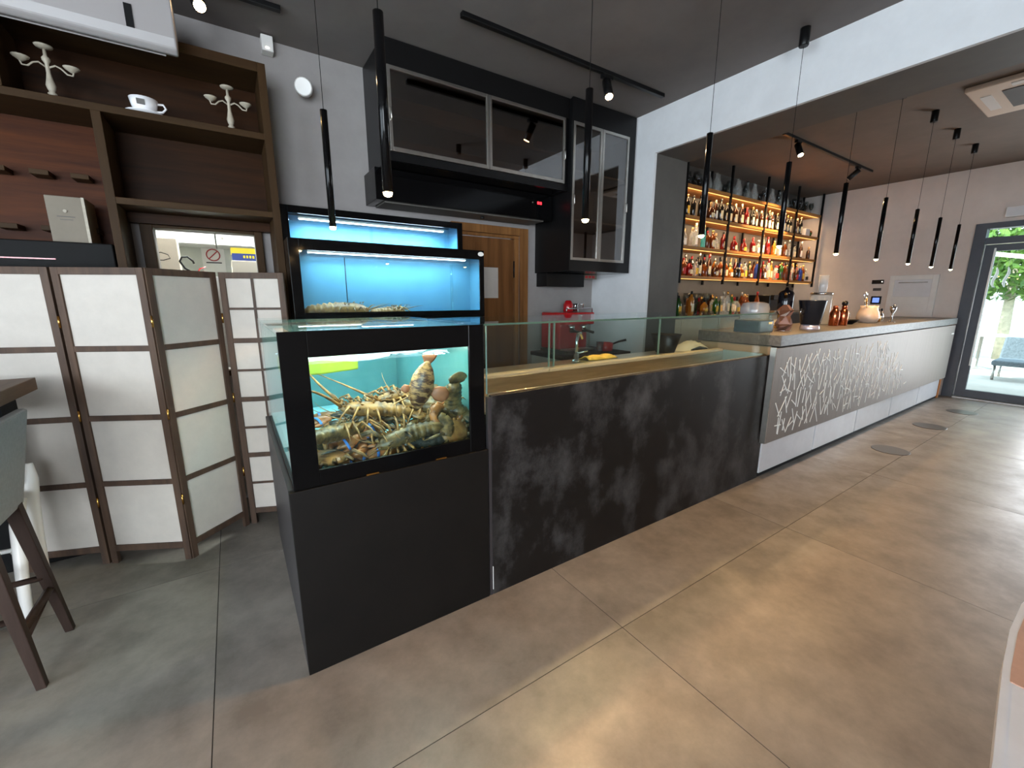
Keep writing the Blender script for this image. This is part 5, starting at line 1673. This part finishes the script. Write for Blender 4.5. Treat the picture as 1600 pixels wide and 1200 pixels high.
obj('tap_base', MB().lathe([(0.030, 0), (0.030, 0.01), (0.018, 0.015), (0.018, 0.06)], 18, (2.03, 2.24, 1.049)), mat['chrome'], t)
obj('spout', MB().tube([(2.03, 2.24, 1.10), (2.03, 2.24, 1.20), (2.05, 2.25, 1.245), (2.09, 2.27, 1.25), (2.115, 2.28, 1.21)], 0.012, 10), mat['chrome'], t)
obj('lever', MB().tube([(2.03, 2.24, 1.11), (2.08, 2.21, 1.125), (2.10, 2.20, 1.13)], 0.007, 8), mat['chrome'], t)
t = thing('folded_cloth', 'yellow cloth lying on the steel ledge beside the tap', 'cloth', (2.28, 2.27, 1.049))
cl = MB()
cl.smooth = True
for j in range(6):
    for i in range(13):
        cl.v.append(Vector((2.14 + 0.30 * i / 12, 2.22 + 0.11 * j / 5, 1.052 + (0.022 + 0.012 * math.sin(i * 1.3 + j)) * math.sin(PI * (j + 0.15) / 5.3))))
for j in range(5):
    for i in range(12):
        b = j * 13 + i
        cl.face((b, b + 1, b + 14, b + 13))
co = obj('cloth_sheet', cl, mat['yellow_cloth'], t)
so = co.modifiers.new('thick', 'SOLIDIFY')
so.thickness = 0.006
t = thing('black_tub', 'black flared tub on the steel ledge behind the display glass', 'tub', (3.02, 2.23, 1.049))
obj('tub_body', MB().lathe([(0.07, 0), (0.075, 0.004), (0.12, 0.15), (0.125, 0.155), (0.116, 0.15), (0.07, 0.012)], 24, (3.02, 2.23, 1.049), cap=False), mat['matt_black'], t)
t = thing('towel_bundle', 'crumpled pale towels on the steel ledge next to the bar', 'towels', (3.36, 2.22, 1.049))
tw = MB()
tw.smooth = True
rt = random.Random(3)
for j in range(9):
    for i in range(15):
        u, v = i / 14, j / 8
        z = 1.05 + 0.075 * (math.sin(PI * u) ** 0.5) * (math.sin(PI * v) ** 0.5) + 0.012 * rt.uniform(-1, 1) * math.sin(PI * u) * math.sin(PI * v)
        tw.v.append(Vector((3.20 + 0.33 * u, 2.13 + 0.19 * v, z)))
for j in range(8):
    for i in range(14):
        b = j * 15 + i
        tw.face((b, b + 1, b + 16, b + 15))
obj('towel', tw, mat['paper'], t)
obj('dark_sleeve', MB().tube([(3.24, 2.125, 1.062), (3.34, 2.12, 1.075), (3.45, 2.125, 1.062)], [0.012, 0.018, 0.012], 8), mat['matt_black'], t)

# ================================================================== FAR WALL FITTINGS
t = thing('control_panel', 'dark thermostat panel on the far wall, uppermost of three', 'control panel', (9.19, 2.68, 1.74))
obj('plate', bx(9.185, 2.60, 1.735, 9.199, 2.76, 1.80), mat['satin_black'], t, bevel=0.003)
obj('indicator', bx(9.183, 2.615, 1.762, 9.185, 2.628, 1.775), mat['lamp_white'], t)
setp(obj('switch_plate', bx(9.188, 2.62, 1.62, 9.199, 2.73, 1.665), mat['lining'], bevel=0.003), 'small grey switch plate on the far wall, middle of three', 'switch')
t = thing('control_panel', 'square panel with lit blue display on the far wall, lowest of three', 'control panel', (9.19, 2.67, 1.40))
obj('plate', bx(9.185, 2.595, 1.40, 9.199, 2.735, 1.53), mat['satin_black'], t, bevel=0.003)
obj('display', bx(9.183, 2.62, 1.425, 9.185, 2.71, 1.505), mat['screen_blue'], t)
t = thing('wall_hatch', 'white framed panel on the beige far wall above the bar', 'panel', (9.18, 2.23, 1.2))
f = MB()
f.box(9.165, 1.93, 1.16, 9.199, 2.00, 1.86)
f.box(9.165, 2.45, 1.16, 9.199, 2.52, 1.86)
f.box(9.165, 2.00, 1.79, 9.199, 2.45, 1.86)
f.box(9.165, 2.00, 1.16, 9.199, 2.45, 1.20)
obj('frame', f, mat['white'], t, bevel=0.003)
obj('panel_upper', bx(9.180, 2.00, 1.52, 9.198, 2.45, 1.789), mat['wall_white'], t)
obj('panel_lower', bx(9.174, 2.00, 1.20, 9.198, 2.45, 1.518), mat['white'], t)
obj('rail', MB().cyl((9.160, 2.05, 1.745), (9.160, 2.40, 1.745), 0.006), mat['alu'], t)
t = thing('emergency_light', 'white emergency light box above the glass entrance', 'emergency light', (9.15, 1.2, 2.6))
obj('light_body', bx(9.13, 1.02, 2.60, 9.199, 1.385, 2.735), mat['plastic_white'], t, bevel=0.006)
obj('diffuser', bx(9.126, 1.035, 2.61, 9.13, 1.37, 2.725), mat['wall_white'], t)

# ================================================================== TERRACE OUTSIDE THE GLASS DOOR
struct('floor_terrace', bx(9.36, -8, -0.12, 30, 14, -0.01), mat['paving'], label='sunlit pale terrace paving outside')
struct('ceiling_terrace', bx(9.36, -6, 2.72, 11.6, 8, 2.82), mat['wall_grey'], label='grey canopy above the entrance outside')
t = thing('terrace_tube_lamp', 'white tube lamp hanging under the terrace canopy outside', 'lamp', (11.0, 1.45, 2.15))
obj('lamp_body', MB().cyl((10.7, 1.75, 2.24), (11.3, 1.25, 2.16), 0.035), mat['lamp_white'], t)
for p in ((10.8, 1.67, 2.25), (11.2, 1.33, 2.2)):
    obj('lamp_cord', MB().cyl(p, (p[0], p[1], 2.72), 0.004, n=6), mat['matt_black'], t)
for k in range(3):
    y = 1.74 - 0.13 * k
    t = thing('wavy_ribbon', 'white wavy hanging ornament outside the door, %s counted from the door frame' % ORD[k], 'ornament', (10.9, y, 1.7), 'wavy ornaments outside the door')
    obj('ribbon', MB().tube([(10.9, y + 0.018 * math.sin(q * 1.05), 1.68 + 0.055 * q) for q in range(7)], [0.008, 0.018, 0.02, 0.02, 0.02, 0.016, 0.006], 8, flat=0.4), mat['plastic_white'], t)
    obj('ornament_cord', MB().cyl((10.9, y, 2.0), (10.9, y, 2.72), 0.002, n=5), mat['trunk'], t)


def leaf_crown(c, rx, ry, rz, n, seed):
    r = random.Random(seed)
    mb = MB()
    for _ in range(n):
        d = Vector((r.gauss(0, 1), r.gauss(0, 1), r.gauss(0, 1))).normalized() * (r.random() ** 0.35)
        p = Vector(c) + Vector((d.x * rx, d.y * ry, d.z * rz))
        u = Vector((r.gauss(0, 1), r.gauss(0, 1), r.gauss(0, 1))).normalized()
        w = u.cross(Vector((r.gauss(0, 1), r.gauss(0, 1), r.gauss(0, 1)))).normalized()
        s = r.uniform(0.07, 0.14)
        b = len(mb.v)
        mb.v += [p - u * s, p + w * s * 0.5, p + u * s, p - w * s * 0.5]
        mb.face((b, b + 1, b + 2, b + 3))
    return mb


for k, (x, y, h, s) in enumerate(((16.2, 4.6, 2.6, 0.95), (16.0, 2.0, 2.5, 0.98), (16.6, -0.8, 2.6, 0.95), (17.8, 7.4, 3.0, 1.1))):
    t = thing('tree', ['leafy tree nearest the door frame beyond the terrace', 'bushy tree in the middle of the door view beyond the terrace', 'leafy tree toward the open end of the terrace',
                       'tall tree behind the others beyond the terrace'][k], 'tree', (x, y, 0), 'trees beyond the terrace')
    obj('trunk', MB().tube([(x, y, -0.02), (x + 0.05, y + 0.03, 1.0), (x, y + 0.05, 2.2)], [0.12, 0.10, 0.07], 10), mat['trunk'], t)
    cw = obj('crown', leaf_crown((x, y, h), 1.3 * s, 1.3 * s, 1.1 * s, 2600, 40 + k), mat['leaf'], t)
setp(obj('garden_wall', bx(19.8, -8, -0.01, 20.1, 12, 1.9), mat['wall_white']), 'white garden wall behind the trees', 'wall')
t = thing('lounge_chair', 'grey wicker lounge chair on the sunlit terrace', 'lounge chair', (12.2, 1.2, 0))
obj('seat', bx(11.8, 0.95, 0.26, 12.5, 1.55, 0.36), mat['grey_wicker'], t, bevel=0.03)
obj('backrest', MB().box(-0.05, -0.3, 0, 0.05, 0.3, 0.5, Matrix.Translation((12.5, 1.25, 0.3)) @ Matrix.Rotation(math.radians(28), 4, 'Y')), mat['grey_wicker'], t, bevel=0.03)
for (x, y) in ((11.85, 1.0), (11.85, 1.5), (12.45, 1.0), (12.45, 1.5)):
    obj('leg', MB().cyl((x, y, -0.01), (x, y, 0.26), 0.02), mat['alu'], t)
t = thing('terrace_table', 'white round terrace table outside the glass door', 'table', (13.6, 2.0, 0))
obj('table_top', MB().lathe([(0.45, 0.70), (0.46, 0.71), (0.45, 0.73)], 28, (13.6, 2.0, 0)), mat['white'], t)
obj('table_leg', MB().lathe([(0.25, -0.01), (0.25, 0.01), (0.03, 0.04), (0.03, 0.70)], 16, (13.6, 2.0, 0)), mat['alu'], t)
t = thing('terrace_post', 'purple post with white parasol base outside the door', 'post', (12.9, 0.80, 0))
obj('post', MB().cyl((12.9, 0.80, 0.1), (12.9, 0.82, 2.6), 0.03), mat['purple'], t)
obj('base', MB().lathe([(0.22, -0.01), (0.22, 0.06), (0.06, 0.10)], 18, (12.9, 0.80, 0)), mat['white'], t)
